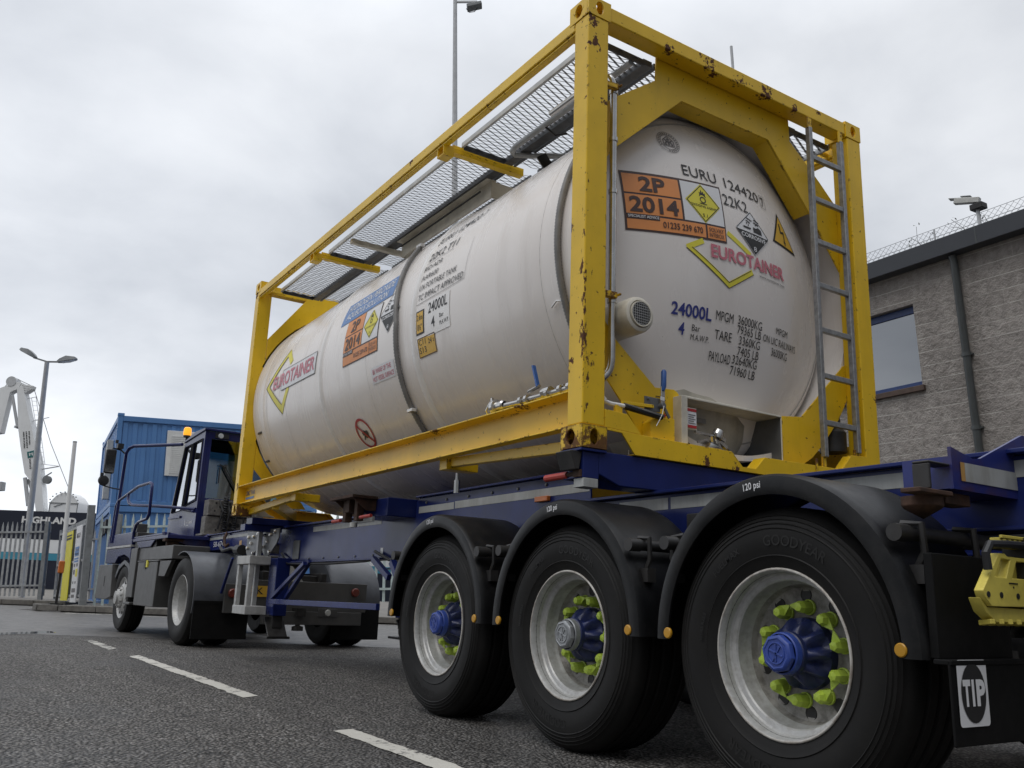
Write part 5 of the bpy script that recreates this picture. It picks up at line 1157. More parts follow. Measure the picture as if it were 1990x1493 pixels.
# one wheel: axle along x, outer sidewall at x = 0
def wheel_meshes(cap):
    parts = []
    m = MB()
    prof = [(.288, .050), (.296, .034), (.302, .026), (.318, .020), (.330, .014), (.345, .009), (.349, .0055), (.353, .009), (.375, .004), (.400, .000), (.425, -.001), (.446, .001), (.450, -.002), (.454, .002), (.463, .004), (.466, .001), (.470, .006), (.479, .009), (.482, .006), (.486, .012), (.494, .017), (.497, .014), (.501, .022), (.510, .030), (.520, .041), (.527, .054), (.531, .07)]
    for c in (.095, .16, .225, .29): prof += [(.533, c-.012), (.519, c-.007), (.519, c+.007), (.534, c+.012)]
    prof += [(.531, .315), (.527, .331), (.510, .355), (.48, .374), (.43, .385), (.37, .378), (.32, .362), (.29, .335)]
    m.lathe(prof, (0, 0, 0), (1, 0, 0), 88, ref=(0, 0, 1)); parts.append(('tyre', m, 'tyre', 0, 25))
    m = MB()
    prof = [(.300, .034), (.3045, .028), (.303, .022), (.297, .021), (.292, .030), (.289, .046), (.287, .070), (.281, .078), (.266, .083), (.261, .090), (.261, .128), (.256, .142), (.250, .152)]
    m.lathe(prof, (0, 0, 0), (1, 0, 0), 72, ref=(0, 0, 1))
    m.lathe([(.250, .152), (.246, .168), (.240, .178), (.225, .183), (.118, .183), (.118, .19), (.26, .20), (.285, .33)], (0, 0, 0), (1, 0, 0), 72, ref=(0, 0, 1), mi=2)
    for k in range(10):
        a = 2*math.pi*(k+.5)/10; c = Vector((.1825, .212*math.cos(a), .212*math.sin(a)))
        m.lathe([(0, .0), (.0215, .0), (.0245, -.0025), (.0265, 0.001)], c, (1, 0, 0), 14, mi=1)
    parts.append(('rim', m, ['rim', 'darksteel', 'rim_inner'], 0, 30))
    m = MB(); m.lathe([(.3052, .0265), (.3060, .0225), (.3035, .0195), (.2985, .0190), (.2965, .0205)], (0, 0, 0), (1, 0, 0), 72, ref=(0, 0, 1)); parts.append(('rim_lip', m, 'rimrust', 0, 60))
    m = MB()
    n = 60; ring = []
    for h, r, lob in ((.183, .130, 0), (.150, .128, .0), (.140, .116, .016), (.110, .098, .020), (.085, .086, .010), (.078, .080, 0), (.060, .079, 0), (.056, .075, 0)):
        ring.append([(h, (r+lob*math.cos(10*2*math.pi*k/n))*math.cos(2*math.pi*k/n), (r+lob*math.cos(10*2*math.pi*k/n))*math.sin(2*math.pi*k/n)) for k in range(n)])
    m.add([p for r in ring for p in r], [(i*n+k, i*n+(k+1) % n, (i+1)*n+(k+1) % n, (i+1)*n+k) for i in range(len(ring)-1) for k in range(n)]+[tuple((len(ring)-1)*n+k for k in range(n))])
    parts.append(('hub', m, 'hubblue', 0, 40))
    m = MB(); m.lathe([(.075, .056), (.075, .030), (.071, .026), (.069, .026)], (0, 0, 0), (1, 0, 0), 32)
    m.lathe([(.068, .026), (.0675, .006), (.062, .000), (.054, -.002), (.052, .001), (0, .001)], (0, 0, 0), (1, 0, 0), 8, ref=(0, math.cos(.2), math.sin(.2)))
    # raised emblem: looped ring with strokes
    m.lathe([(.040, .0012), (.040, -.002), (.034, -.002), (.034, .0012)], (0, 0, 0), (1, 0, 0), 20)
    for a, b, c, d in ((-.03, -.01, .03, .012), (-.02, .025, .015, -.028), (.0, .032, .0, -.03)): m.bar((-.0005, a, b), (-.0005, c, d), .007, .004, up=(1, 0, 0))
    parts.append(('hub_cap', m, cap, .0015, 40))
    return parts
def nut_mesh():        # hexagonal cap with a thin pointed tell-tale
    m = MB(); m.lathe([(.0255, .040), (.0245, -.006), (.0165, -.024), (0, -.027)], (0, 0, 0), (1, 0, 0), 6)
    m.lathe([(.026, .047), (.029, .044), (.029, .036), (.0245, .034)], (0, 0, 0), (1, 0, 0), 16)
    m.add([(-.004, .012, .021), (-.004, .012, -.021), (.001, .012, -.021), (.001, .012, .021), (-.004, .058, .0), (.001, .058, 0)], [(0, 1, 2, 3), (0, 4, 1), (1, 4, 5, 2), (2, 5, 3), (3, 5, 4, 0)])
    return m
nut0 = None
TY = {}
def add_wheel(y, far, cap, first_nut):
    global nut0
    e = empty_part('wheel', (0 if not far else CW, y, WZ0), tr)
    if far: e.rotation_euler = (0, 0, math.pi)
    for name, m, mat, bv, sm in wheel_meshes(cap):
        k = name+str(cap) if name == 'hub_cap' else name
        if k not in TY:
            o = m.build(name, mat, None, bevel=bv, smooth=sm); TY[k] = o.data; o.parent = e
        else:
            o = bpy.data.objects.new(name, TY[k]); COL.objects.link(o); o.parent = e
    if far: return e
    for k in range(10):
        a = 2*math.pi*(k+.5)/10+first_nut
        if nut0 is None: nut0 = nut_mesh().build('wheel_nut', 'lime', None, smooth=0); o = nut0
        else: o = bpy.data.objects.new('wheel_nut', nut0.data); COL.objects.link(o)
        o.parent = e; o.location = (.135, .1675*math.cos(a), .1675*math.sin(a)); o.rotation_euler = (a+math.pi/2+(0 if k % 2 else math.pi), 0, 0); o.scale = (1, 1, 1)
    # raised sidewall lettering
    D = Decal(lambda u, v, off: (-.0016+.012*max(0, (abs(v-.405)/.06))**2*0-off*.15+.0006, v*math.cos(u), v*math.sin(u)), .02)
    def curved(t, a_mid, r0, r1, span):
        vs, fs = text_geo(t, .01); mi = D.slot('tyre_letter')
        P = [(a_mid+span*(x-.5), r0+(r1-r0)*q) for x, q in vs]
        for f in fs:
            for k in range(1, len(f)-1):
                i = len(D.v); D.v += [D.m(P[j][0], P[j][1], .004) for j in (f[0], f[k], f[k+1])]; D.f.append((i, i+1, i+2)); D.mi.append(mi)
        D.piece('sidewall_lettering', e, local=True)
    curved('GOODYEAR', RAD(105), .385, .425, .72); curved('GOODYEAR', RAD(285), .385, .425, .72); curved('FUELMAX', RAD(55), .39, .415, .4)
    curved('385/65 R22.5', RAD(12), .365, .38, .3)
    return e
M['tyre_letter'] = paint('tyre raised lettering', (0.0150, 0.0142, 0.0135), 0.55, 0.3, 12, Specular_IOR_Level=0.3)
for y, cap, fn in ((AX[0], 'hubcapblue', .1), (AX[1], 'hubcapgrey', .35), (AX[2], 'hubcapblue', .2)): add_wheel(y, False, cap, fn)
for y in AX: add_wheel(y, True, 'hubcapblue', 0)
m = MB()
for y in AX:
    m.tube([(.32, y, WZ0), (CW-.32, y, WZ0)], .065, 12); m.box((.60, y-.5, WZ0-.05), (.70, y+.12, WZ0+.04)); m.box((1.74, y-.5, WZ0-.05), (1.84, y+.12, WZ0+.04)); m.lathe([(.09, 0), (.15, 0), (.15, .3), (.09, .3)], (.62, y-.30, WZ0+.04), (0, 0, 1), 16); m.box((.56, y+.42, -.95), (.72, y+.56, -.44))
    for x in (.20, CW-.55): m.lathe([(0, 0), (.20, 0), (.20, .16), (0, .16)], (x+.18, y, WZ0), (1, 0, 0), 24)
    m.cut()
m.build('axle', 'darksteel', tr)
# mudguards
MR = .648
for i, y in enumerate(AX):
    for far in (0, 1):
        X = lambda v: mxx(v, far)
        m = MB(); P = [(-.030, .572), (-.034, .585), (-.036, .620), (-.030, .640), (-.012, .650), (.010, .651), (.415, .651), (.432, .646), (.436, .63)]
        Q = [(x+(.010 if k < 5 else 0), r-(.010 if k > 3 else 0)) for k, (x, r) in enumerate(P)]
        loop = P+list(reversed(Q)); n = 44; vs, fs = [], []
        for k in range(n+1):
            a = RAD(0)+math.pi*k/n
            drop = 0
            for x, r in loop: vs.append((X(x), y+r*math.cos(a)*(.925 if True else 1), WZ0+.02+(r-.02)*math.sin(a)))
        L = len(loop)
        for k in range(n):
            for j in range(L): fs.append((k*L+j, k*L+(j+1) % L, (k+1)*L+(j+1) % L, (k+1)*L+j))
        fs += [tuple(range(L)), tuple(n*L+j for j in range(L))]; m.add(vs, fs)
        mg = m.build('mudguard', 'plastic', tr, smooth=32)
        if far: continue
        m = MB()
        for sg in ((-1, 1) if i < 2 else (-1, 1)):
            yy = y+sg*.565*.93; m.lathe([(0, -.0405), (.019, -.040), (.022, -.037), (.022, -.03)], (0, yy, WZ0+.045), (1, 0, 0), 20); m.cut()
        m.build('reflector', 'amber', mg)
        m = MB()
        for sg in (-1, 1):
            ys, zs = y+sg*.535, WZ0+.41
            m.tube([(-.025, ys, zs), (.70, ys, zs)], .024, 14); m.cyl((-.045, ys, zs), (.02, ys, zs), .029, 14)
            for xx in (.06, .36): m.tube([(xx-.015, ys-sg*.03, zs+.035), (xx-.015, ys+sg*.04, zs+.03), (xx-.015, ys+sg*.045, zs-.06), (xx-.015, ys+sg*.015, zs-.11)], .012, 6); m.box((xx-.035, min(ys, ys+sg*.05), zs-.16), (xx+.015, max(ys, ys+sg*.05), zs-.10))
            m.cut()
        m.build('stay', 'darksteel', mg)
        D = Decal(lambda u, v, off, y=y: (-.0362-off*.4, y+v*.925*math.cos(u), WZ0+.02+(v-.02)*math.sin(u)), .02)
        vs_, fs_ = text_geo('120 psi', .012); mi = D.slot('pr_white'); P = [(RAD(80)+.150*x, .590+.036*q) for x, q in vs_]
        for f in fs_:
            for k in range(1, len(f)-1):
                ii = len(D.v); D.v += [D.m(P[j][0], P[j][1], .004) for j in (f[0], f[k], f[k+1])]; D.f.append((ii, ii+1, ii+2)); D.mi.append(mi)
        D.build('pressure_lettering', mg)
# mud flap with oval badge
m = MB(); m.box((-.02, -1.845, -1.125), (.42, -1.835, -.88)); m.box((.0, -1.80, -.88), (.42, -1.77, -.56)); m.box((-.02, -1.85, -.895), (.42, -1.79, -.879)); m.build('mud_flap', 'rubber', tr, bevel=.004)
D = Decal(on_y(-1.845), 5)
b0 = (.005, -1.070, .165, -.878)
D.poly(rrect(*b0, .012), 'pr_white', 0); D.poly(oval(.085, -.974, .066, .086, 32), 'black', 1)
D.poly(rrect(b0[0]+.004, b0[1]+.004, b0[2]-.004, b0[3]-.004, .01), 'pr_grey', 0) if False else None
for u0, u1, t in ((.026, .066, 'T'), (.073, .086, 'I'), (.097, .145, 'P')): D.text(t, u0, -1.012, u1, -.935, 'pr_white', 2, bold=.05)
D.build('flap_badge', tr)
# ---- main frame
FXn, FXf = .55, CW-.55
for fx in (0, 1):
    X = lambda a, b: sorted((mxx(a, fx), mxx(b, fx)))
    m = MB()
    a, b = X(FXn, FXn+.012); m.box((a, -2.75, -.44), (b, .62, -.19)); m.box((a, .6201, -.47), (b, 2.80, -.004)); m.prism([(2.8001, -.47), (2.8001, -.02), (3.44, -.10), (6.05, -.10), (6.05, -.455), (3.36, -.455)], 'x', a, b)
    a, b = X(FXn-.05, FXn+.11); m.box((a, -2.75, -.189), (b, .60, -.172)); m.box((a, -2.75, -.456), (b, .60, -.441)); m.box((a, 3.36, -.470), (b, 6.05, -.456)); m.box((a, 3.0, -.099), (b, 6.05, -.082))
    a, b = X(FXn-.035, FXn+.11); m.box((a, .62, -.003), (b, 2.80, .012))
    a, b = X(FXn, FXn+.012); m.box((a, 6.051, -.25), (b, 9.25, -.062)); a, b = X(FXn-.03, FXn+.10); m.box((a, 6.051, -.2645), (b, 9.25, -.2505)); m.box((a, 6.051, -.0615), (b, 9.25, -.048))
    m.build('main_beam', 'tblue', tr, bevel=.004)
D = Decal(on_x(FXn), 5)
for y0, y1, z0, z1 in ((.63, 2.22, -.120, -.068), (2.235, 2.79, -.122, -.072), (3.47, 5.06, -.170, -.122), (-.03, .36, -.268, -.208), (-1.9, -.05, -.268, -.208), (6.2, 7.05, -.125, -.09), (7.1, 8.2, -.125, -.09), (8.3, 9.0, -.125, -.09)): D.rect(-y1, z0, -y0, z1, 'tape', 0); D.piece('reflective_tape', tr)
D.rect(-3.45, -.43, -3.40, -.37, 'pr_white', 0); D.piece('sticker', tr); D.rect(-1.80, -.262, -1.70, -.235, 'pr_white', 0); D.build('sticker', tr)
D = Decal(on_x(FXn), 5); D.text('58-6746', -8.72, -.218, -8.15, -.150, 'pr_white', 1); D.rect(-7.55, -.24, -7.45, -.17, 'tapeamber', 0); D.build('fleet_number', tr)
m = MB(); m.box((FXn-.03, 1.02, -.152), (FXn-.001, 1.16, -.118)); m.build('side_marker', 'orange', tr, bevel=.006)
m = MB(); m.box((FXn-.012, 5.40, -.43), (FXn-.001, 5.58, -.24)); m.build('door_plate', 'plategrey', tr, bevel=.003)
m = MB()
for y in (-2.2, -.52, .78, 2.1): m.box((FXn+.0125, y-.05, -.42), (FXf-.0125, y+.05, -.2)); m.cut()
for y in (4.2, 5.2, 7.0, 8.9): m.box((FXn+.0125, y-.05, -.24), (FXf-.0125, y+.05, -.11)); m.cut()
m.box((.85, -2.3, -.44), (1.6, 2.6, -.30))
m.build('cross_member', 'darksteel', tr, bevel=.004)
# rear container bolster under the tank frame, with twist locks
m = MB(); P = [(.130, -.006), (.130, -.125), (.26, -.172), (.9, -.168), (1.538, -.168), (2.178, -.172), (2.308, -.125), (2.308, -.006)]
m.prism(P, 'y', .02, .19); m.build('bolster', 'tblue', tr, bevel=.006)
m = MB()
for fx in (0, 1):
    X = lambda a, b: sorted((mxx(a, fx), mxx(b, fx)))
    a, b = X(.028, .1295); m.box((a, .022, -.150), (b, .185, -.018)); a, b = X(-.0, .165); m.box((a, .003, -.0178), (b, .185, -.003)); m.cut()
m.build('bolster_end', 'tblue', tr, bevel=.004)
def twist(y0, name='twist_lock', x=.0, zz=-.018, mat='darksteel', s=1.0):
    m = MB(); vs = []
    for z, a, b in ((zz, -.045, .03), (zz-.095*s, -.012, .012)): vs += [(x+a, y0-.0, z), (x+b, y0-.0, z), (x+b, y0+.13*s, z), (x+a, y0+.13*s, z)]
    m.add(vs, [(0, 1, 2, 3), (7, 6, 5, 4), (0, 4, 5, 1), (1, 5, 6, 2), (2, 6, 7, 3), (3, 7, 4, 0)]); return m.build(name, mat, tr, bevel=.006)
twist(.03, x=.0)
m = MB(); m.tube([(.03, .06, -.125), (.03, .16, -.128)], .012, 8); m.box((.015, .03, -.145), (.07, .09, -.11)); m.build('lock_handle', 'rustblock', tr)
m = MB(); m.tube([(.03, .15, -.127), (.03, .34, -.128)], .018, 10); m.build('lock_grip', 'red', tr)
m = MB(); m.box((.030, .0185, -.196), (.122, .10, -.1505)); m.build('end_reflector', 'tape', tr, bevel=.003)
# second bolster behind the rear axle with its twist lock
m = MB(); P = [(.155, -.205), (.28, -.232), (.33, -.226), (.62, -.108), (1.818, -.108), (2.108, -.226), (2.158, -.232), (2.283, -.205), (2.283, -.345), (.155, -.345)]
m.prism(P, 'y', -1.80, -1.788); m.box((.157, -1.787, -.343), (2.281, -1.62, -.236)); m.build('bolster', 'tblue_rust', tr, smooth=0)
D = Decal(on_y(-1.80), 5); D.rect(.225, -.315, 2.2, -.252, 'tape', 0); D.rect(.200, -.315, .2245, -.252, 'tapeamber', 0); D.build('bolster_tape', tr)
m = MB(); m.box((-.035, -1.80, -.372), (.15, -1.73, -.356)); m.lathe([(.066, 0), (.066, .03), (.058, .038), (.0, .072)], (.10, -1.72, -.3725), (0, 0, -1), 18); m.box((.151, -1.77, -.392), (.30, -1.70, -.352)); m.build('twist_lock', 'rustblock', tr, bevel=.004)
m = MB(); m.box((.03, -1.795, -.355), (.042, -1.735, -.272)); m.box((.03, -1.795, -.2715), (.154, -1.735, -.263)); m.build('lock_bracket', 'darksteel', tr, bevel=.004)
m = MB(); m.tube([(.60, -1.82, -.375), (.60, -1.80, -.375)], .012, 10); m.build('bolt', 'galv', tr)
# mid bolster stub with rusty lock
m = MB(); m.box((.30, 2.84, -.155), (2.138, 3.36, -.012)); m.build('bolster', 'tblue', tr, bevel=.006)
m = MB(); m.box((.08, 3.02, -.018), (.2995, 3.50, .006)); m.prism([(.10, -.018), (.2995, -.018), (.2995, -.11), (.22, -.11)], 'y', 3.05, 3.07); m.prism([(.10, -.018), (.2995, -.018), (.2995, -.11), (.22, -.11)], 'y', 3.42, 3.44)
m.box((.16, 3.10, -.19), (.22, 3.16, -.0185)); m.box((.16, 3.33, -.19), (.22, 3.39, -.0185)); m.box((.14, 3.22, -.12), (.27, 3.30, -.0185)); m.build('twist_lock', 'rustblock', tr, bevel=.004)
m = MB(); m.tube([(.17, 2.85, -.165), (.17, 3.05, -.168)], .014, 8); m.cut(); m.tube([(.17, 3.45, -.172), (.17, 3.62, -.174)], .014, 8); m.build('lock_grip', 'red', tr)
m = MB(); m.box((.25, 3.0, -.195), (.27, 3.32, -.156)); m.build('end_reflector', 'tape', tr)
m = MB(); m.tube([(.19, 3.22, -.20), (.19, 3.22, -.235)], .03, 12); m.build('marker_lamp', 'offwhite', tr)
# front container bolster
m = MB(); m.box((.16, 5.83, -.0815), (2.278, 6.03, -.012)); m.box((.10, 5.86, -.15), (.5, 6.02, -.082)); m.build('bolster', 'tblue', tr, bevel=.005)
m = MB(); m.prism([(.20, .08), (.28, .02), (.36, -.01), (.16, -.01)], 'y', 5.70, 5.78); m.build('guide_block', 'stepgrey', tr, bevel=.004)
# foremost bolster arm beyond the container
m = MB()
for fx in (0, 1):
    P = [(-.043, -.038), (.469, -.106), (.5495, -.03), (.5495, -.235), (.50, -.268), (.46, -.262), (.0, -.114)]
    m.prism([(mxx(x, fx), z) for x, z in P], 'y', 9.0, 9.16)
m.box((.5625, 9.0, -.24), (CW-.5625, 9.16, -.065)); m.build('bolster', 'tblue_rust', tr, bevel=.006)
m = MB(); m.box((-.02, 8.99, -.165), (.22, 9.15, -.125)); m.box((.02, 9.02, -.23), (.17, 9.13, -.165)); m.lathe([(.06, 0), (.06, .03), (0, .07)], (.10, 9.07, -.23), (0, 0, -1), 12); m.build('twist_lock', 'rustblock', tr, bevel=.01)
# landing leg, bracket plates, step and side guard
for fx in (0, 1):
    X = lambda a, b: sorted((mxx(a, fx), mxx(b, fx)))
    m = MB(); a, b = X(.40, .545); m.box((a, 5.62, -1.0), (b, 5.86, -.42)); lg = m.build('landing_leg', 'tblue', tr, bevel=.008)
    m = MB(); a, b = X(.42, .525); m.box((a, 5.66, -1.12), (b, 5.82, -1.0005)); a, b = X(.36, .60); m.box((a, 5.60, -1.225), (b, 5.9, -1.20)); m.bar((mxx(.47, fx), 5.60, -1.21), (mxx(.47, fx), 5.78, -1.02), .20, .02); m.cyl((mxx(.44, fx), 5.78, -1.14), (mxx(.5, fx), 5.78, -1.14), .075, 16); m.build('leg_foot', 'darksteel', lg, bevel=.006)
for y0, y1, k in ((5.58, 6.08, 0), (6.14, 6.66, 1)):
    m = MB(); P = [(y0, -.12), (y1, -.12), (y1, -.34), (y1-.09, -.405), (y0+.30, -.405), (y0+.06, -.28), (y0, -.22)]
    m.prism(P, 'x', .375, .389); pl = m.build('bracket_plate', 'plategrey', tr, bevel=.003)
    m = MB()
    for yy, zz in ((y1-.08, -.18), (y1-.08, -.30), (y1-.26, -.18), (y0+.10, -.155), (y0+.22, -.36), (y0+.33, -.25)): m.lathe([(0, -.028), (.016, -.026), (.020, -.01), (.020, 0)], (.375, yy, zz), (1, 0, 0), 8); m.cut()
    m.build('bolt', 'steel', pl)
m = MB()
for yy in (6.0,): m.box((.30, yy, -.97), (.345, yy+.055, -.15 if yy > 5.9 else -.40)); m.cut()
for yy in (5.70, 6.07): m.box((.145, yy, -.97), (.19, yy+.06, -.44)); m.cut()
st_ = empty_part('access_step', tr.location, tr)
m.build('upright', 'stepgrey', st_, bevel=.004)
m = MB()
for zz in (-.995, -.495): m.box((.135, 5.69, zz), (.355, 6.13, zz+.085)); m.cut()
m.build('tread', 'stepgrey', st_, bevel=.006)
m = MB(); m.bar((.36, 3.02, -.845), (.36, 5.60, -.858), .035, .05); m.cut(); m.bar((.36, 5.55, -.82), (.36, 4.70, -.49), .04, .04); m.cut(); m.bar((.50, 5.55, -.82), (.50, 4.95, -.46), .04, .04); m.cut(); m.bar((.36, 7.1, -.40), (.36, 7.42, -.80), .03, .03)
m.cut(); m.bar((.40, 2.9, -.50), (.40, 2.55, -.85), .05, .05); m.cut(); m.bar((.42, 3.3, -.47), (.42, 2.98, -.62), .04, .05)
m.build('side_guard', 'tblue', tr, bevel=.004)
m = MB(); m.tube([(.45, 8.0, -.25), (.40, 7.7, -.30), (.42, 7.4, -.27), (.40, 7.15, -.30)], .02, 8); m.tube([(.42, 7.15, -.30), (.40, 6.9, -.31)], .06, 10); m.build('air_line', 'black', tr)
# cables, hose runs and bolt heads along the near beam
m = MB()
for k in range(7): y = .75+.32*k; m.lathe([(0, -.010), (.009, -.009), (.012, 0)], (FXn, y, -.045), (1, 0, 0), 6); m.cut()
for k in range(6): m.lathe([(0, -.010), (.009, -.009), (.012, 0)], (FXn, 3.6+.38*k, -.43), (1, 0, 0), 6); m.cut()
m.build('bolt_head', 'plategrey', tr)
m = MB(); m.tube([(.52, 3.5, -.40)]+[(.515-.01*(k % 2), 3.2-.28*k, -.475-.015*math.sin(k*1.9)) for k in range(20)], .013, 7); m.cut()
m.tube([(.53, 5.9, -.36), (.50, 5.6, -.475), (.51, 5.0, -.485), (.50, 4.4, -.49), (.52, 3.7, -.478), (.53, 3.4, -.46)], .011, 7); m.cut()
m.tube([(.42, .80, -.26), (.46, .70, -.36), (.50, .66, -.48), (.58, .70, -.62), (.66, .8, -.80)], .012, 7); m.build('air_line', 'black', tr)
m = MB(); m.box((.44, .66, -.30), (.549, .78, -.19)); m.box((.47, -.42, -.42), (.549, -.24, -.31)); m.build('valve_box', 'darksteel', tr, bevel=.006)
# hook on the neck
m = MB(); m.tube([(.53, 8.05, -.05), (.50, 8.05, -.12), (.49, 8.0, -.2), (.50, 7.95, -.235), (.53, 7.93, -.2)], .02, 8); m.build('hook', 'rustblock', tr)
# rear underrun and tail board, mostly outside the frame
m = MB(); m.box((.2, -2.82, -1.0), (CW-.2, -2.7, -.85)); m.box((.6, -2.72, -.86), (.7, -2.6, -.44)); m.box((CW-.7, -2.72, -.86), (CW-.6, -2.6, -.44)); m.build('underrun_bar', 'darksteel', tr, bevel=.006)
m = MB(); m.tube([(.20, -1.93, -.527), (.10, -1.93, -.532), (.075, -1.93, -.56), (.08, -1.93, -.61)], .013, 8); m.tube([(.20, -1.93, -.527), (.55, -1.93, -.52)], .013, 8); m.box((.30, -2.02, -.70), (.36, -1.86, -.50)); m.build('chock_holder', 'black', tr)

# ================================================================== wheel chock in its holder
ck = thing('wheel_chock', 'yellow plastic wheel chock hooked in its holder behind the rear mud flap', 'wheel chock', (.25, -1.93, -.62))
m = MB(); yb = -1.90
fr = [(.042, -.672), (.150, -.556), (.185, -.556), (.20, -.565), (.40, -.565), (.40, -.715), (.085, -.718), (.05, -.69)]
h1 = [(.115, -.628), (.160, -.572), (.212, -.575), (.180, -.630)]; h2 = [(.215, -.630), (.248, -.578), (.36, -.578), (.36, -.630)]
m.holed([fr, h1, h2], 'y', yb-.03, yb); m.box((.22, yb+.001, -.715), (.40, yb+.03, -.56)); 
m.build('body', 'chock', ck, bevel=.004)
m = MB(); vs = []
P = [(.05, -.692), (.085, -.72), (.40, -.722), (.40, -.76), (.13, -.765), (.075, -.735)]; m.prism(P, 'y', yb-.015, yb+.025)
for k in range(6):
    x = .10+k*.05; m.bar((x, yb-.02, -.762), (x+.02, yb+.03, -.768), .018, .016)
m.build('grip_ribs', 'chock', ck, bevel=.003)
m = MB(); m.box((.185, yb-.02, -.536), (.40, yb+.015, -.505))
for k in range(7): m.box((.19+k*.03, yb-.028, -.532), (.205+k*.03, yb-.019, -.509))
m.box((.178, yb-.03, -.508), (.40, yb-.0195, -.498))
m.build('top_bar', 'chock', ck, bevel=.002)
m = MB()
for x, z in ((.068, -.683), (.14, -.683), (.235, -.684)): m.lathe([(0, 0), (.009, 0), (.009, .002), (0, .002)], (x, yb-.0325, z), (0, 1, 0), 12)
m.box((.19, yb-.0318, -.648), (.24, yb-.0305, -.644)); m.box((.212, yb-.0318, -.661), (.217, yb-.0305, -.655)); m.build('hole', 'black', ck, smooth=0)

# ================================================================== terminal tractor (x across from its near side, y ahead of its rear axle)
TA = RAD(2.6); TO = Vector((.03, 8.05, 0))
tt = thing('terminal_tractor', 'dark blue terminal tractor with grey wings and lit amber beacon pulling the trailer', 'tractor', (TO.x, TO.y, GZ), rz=TA)
TM = Matrix.Translation(TO) @ Matrix.Rotation(TA, 4, 'Z')
def tb(m, name, mat, parent=None, **k):
    m.v = [TM @ p for p in m.v]; return m.build(name, mat, parent or tt, **k)
def dual(x0, far=False):
    pass
WA = -.905
def t_wheel(x, y, r, zc, width, rear, sg):
    e = bpy.data.objects.new('wheel', None); COL.objects.link(e); e.parent = tt; e.location = (x, y, zc-GZ); e.empty_display_size = .1
    if sg < 0: e.rotation_euler = (0, 0, math.pi)
    m = MB()
    for k in range(2 if rear else 1):
        o = k*.335
        prof = [(.290, o+.05), (.305, o+.022), (.35, o+.006), (.41, o), (.455, o+.006), (r-.03, o+.024), (r-.012, o+.045)]
        for c in (.085, .135, .185): prof += [(r, o+c-.012), (r-.012, o+c-.006), (r-.012, o+c+.006), (r, o+c+.012)]
        prof += [(r-.012, o+.235), (r-.03, o+.255), (.45, o+.27), (.40, o+.272), (.30, o+.25)]
        m.lathe(prof, (0, 0, 0), (1, 0, 0), 64, ref=(0, 0, 1))
    m.build('tyre', 'tyre', e, local=True, smooth=25)
    m = MB()
    if rear: m.lathe([(.300, .030), (.306, .024), (.300, .018), (.288, .03), (.278, .06), (.262, .075), (.255, .16), (.235, .175), (.10, .18), (.09, .13), (.0, .12)], (0, 0, 0), (1, 0, 0), 48, ref=(0, 0, 1))
    else:
        m.lathe([(.300, .034), (.306, .026), (.300, .020), (.285, .034), (.270, .05), (.245, .055), (.20, .020), (.165, .008), (.155, .02), (.155, .0), (.125, -.035), (.10, -.05), (.095, -.075), (0, -.08)], (0, 0, 0), (1, 0, 0), 48, ref=(0, 0, 1))
        for k in range(10):
            a = 2*math.pi*k/10; m.lathe([(0, -.004), (.024, -.002), (.026, .004)], (.030, .226*math.cos(a), .226*math.sin(a)), (1, 0, 0), 12, mi=1)
            m.lathe([(0, -.05), (.014, -.048), (.017, .01)], (.010, .140*math.cos(a+.3), .140*math.sin(a+.3)), (1, 0, 0), 6)
    m.build('rim', ['rim', 'darksteel'], e, local=True, smooth=35)
t_wheel(.0, 0.03, .53, WA, .62, True, 1); t_wheel(2.43, 0.03, .53, WA, .62, True, -1)
t_wheel(.03, 3.2, .50, -.935, .29, False, 1); t_wheel(2.40, 3.2, .50, -.935, .29, False, -1)
# chassis, fifth wheel
m = MB()
for x in (.80, 1.57): m.box((x, -.60, -.78), (x+.08, 4.0, -.52))
for y in (-.5, .5, 1.2, 2.4, 3.6): m.box((.881, y, -.76), (1.569, y+.1, -.55))
m.tube([(.5, .03, WA), (1.95, .03, WA)], .09, 12); m.lathe([(0, -.18), (.2, -.12), (.24, 0), (.2, .12), (0, .18)], (1.22, .03, WA), (1, 0, 0), 20); m.tube([(.3, 3.2, -.95), (2.1, 3.2, -.95)], .06, 10)
m.box((.55, 1.0, -.95), (1.9, 2.3, -.55))
tb(m, 'chassis', 'darksteel', bevel=.01)
m = MB(); m.lathe([(0, 0), (.45, 0), (.45, .04), (0, .04)], (1.22, .05, -.36), (0, 0, 1), 30); m.box((.95, -.2, -.52), (1.49, .3, -.361)); tb(m, 'fifth_wheel', 'darksteel', bevel=.01)
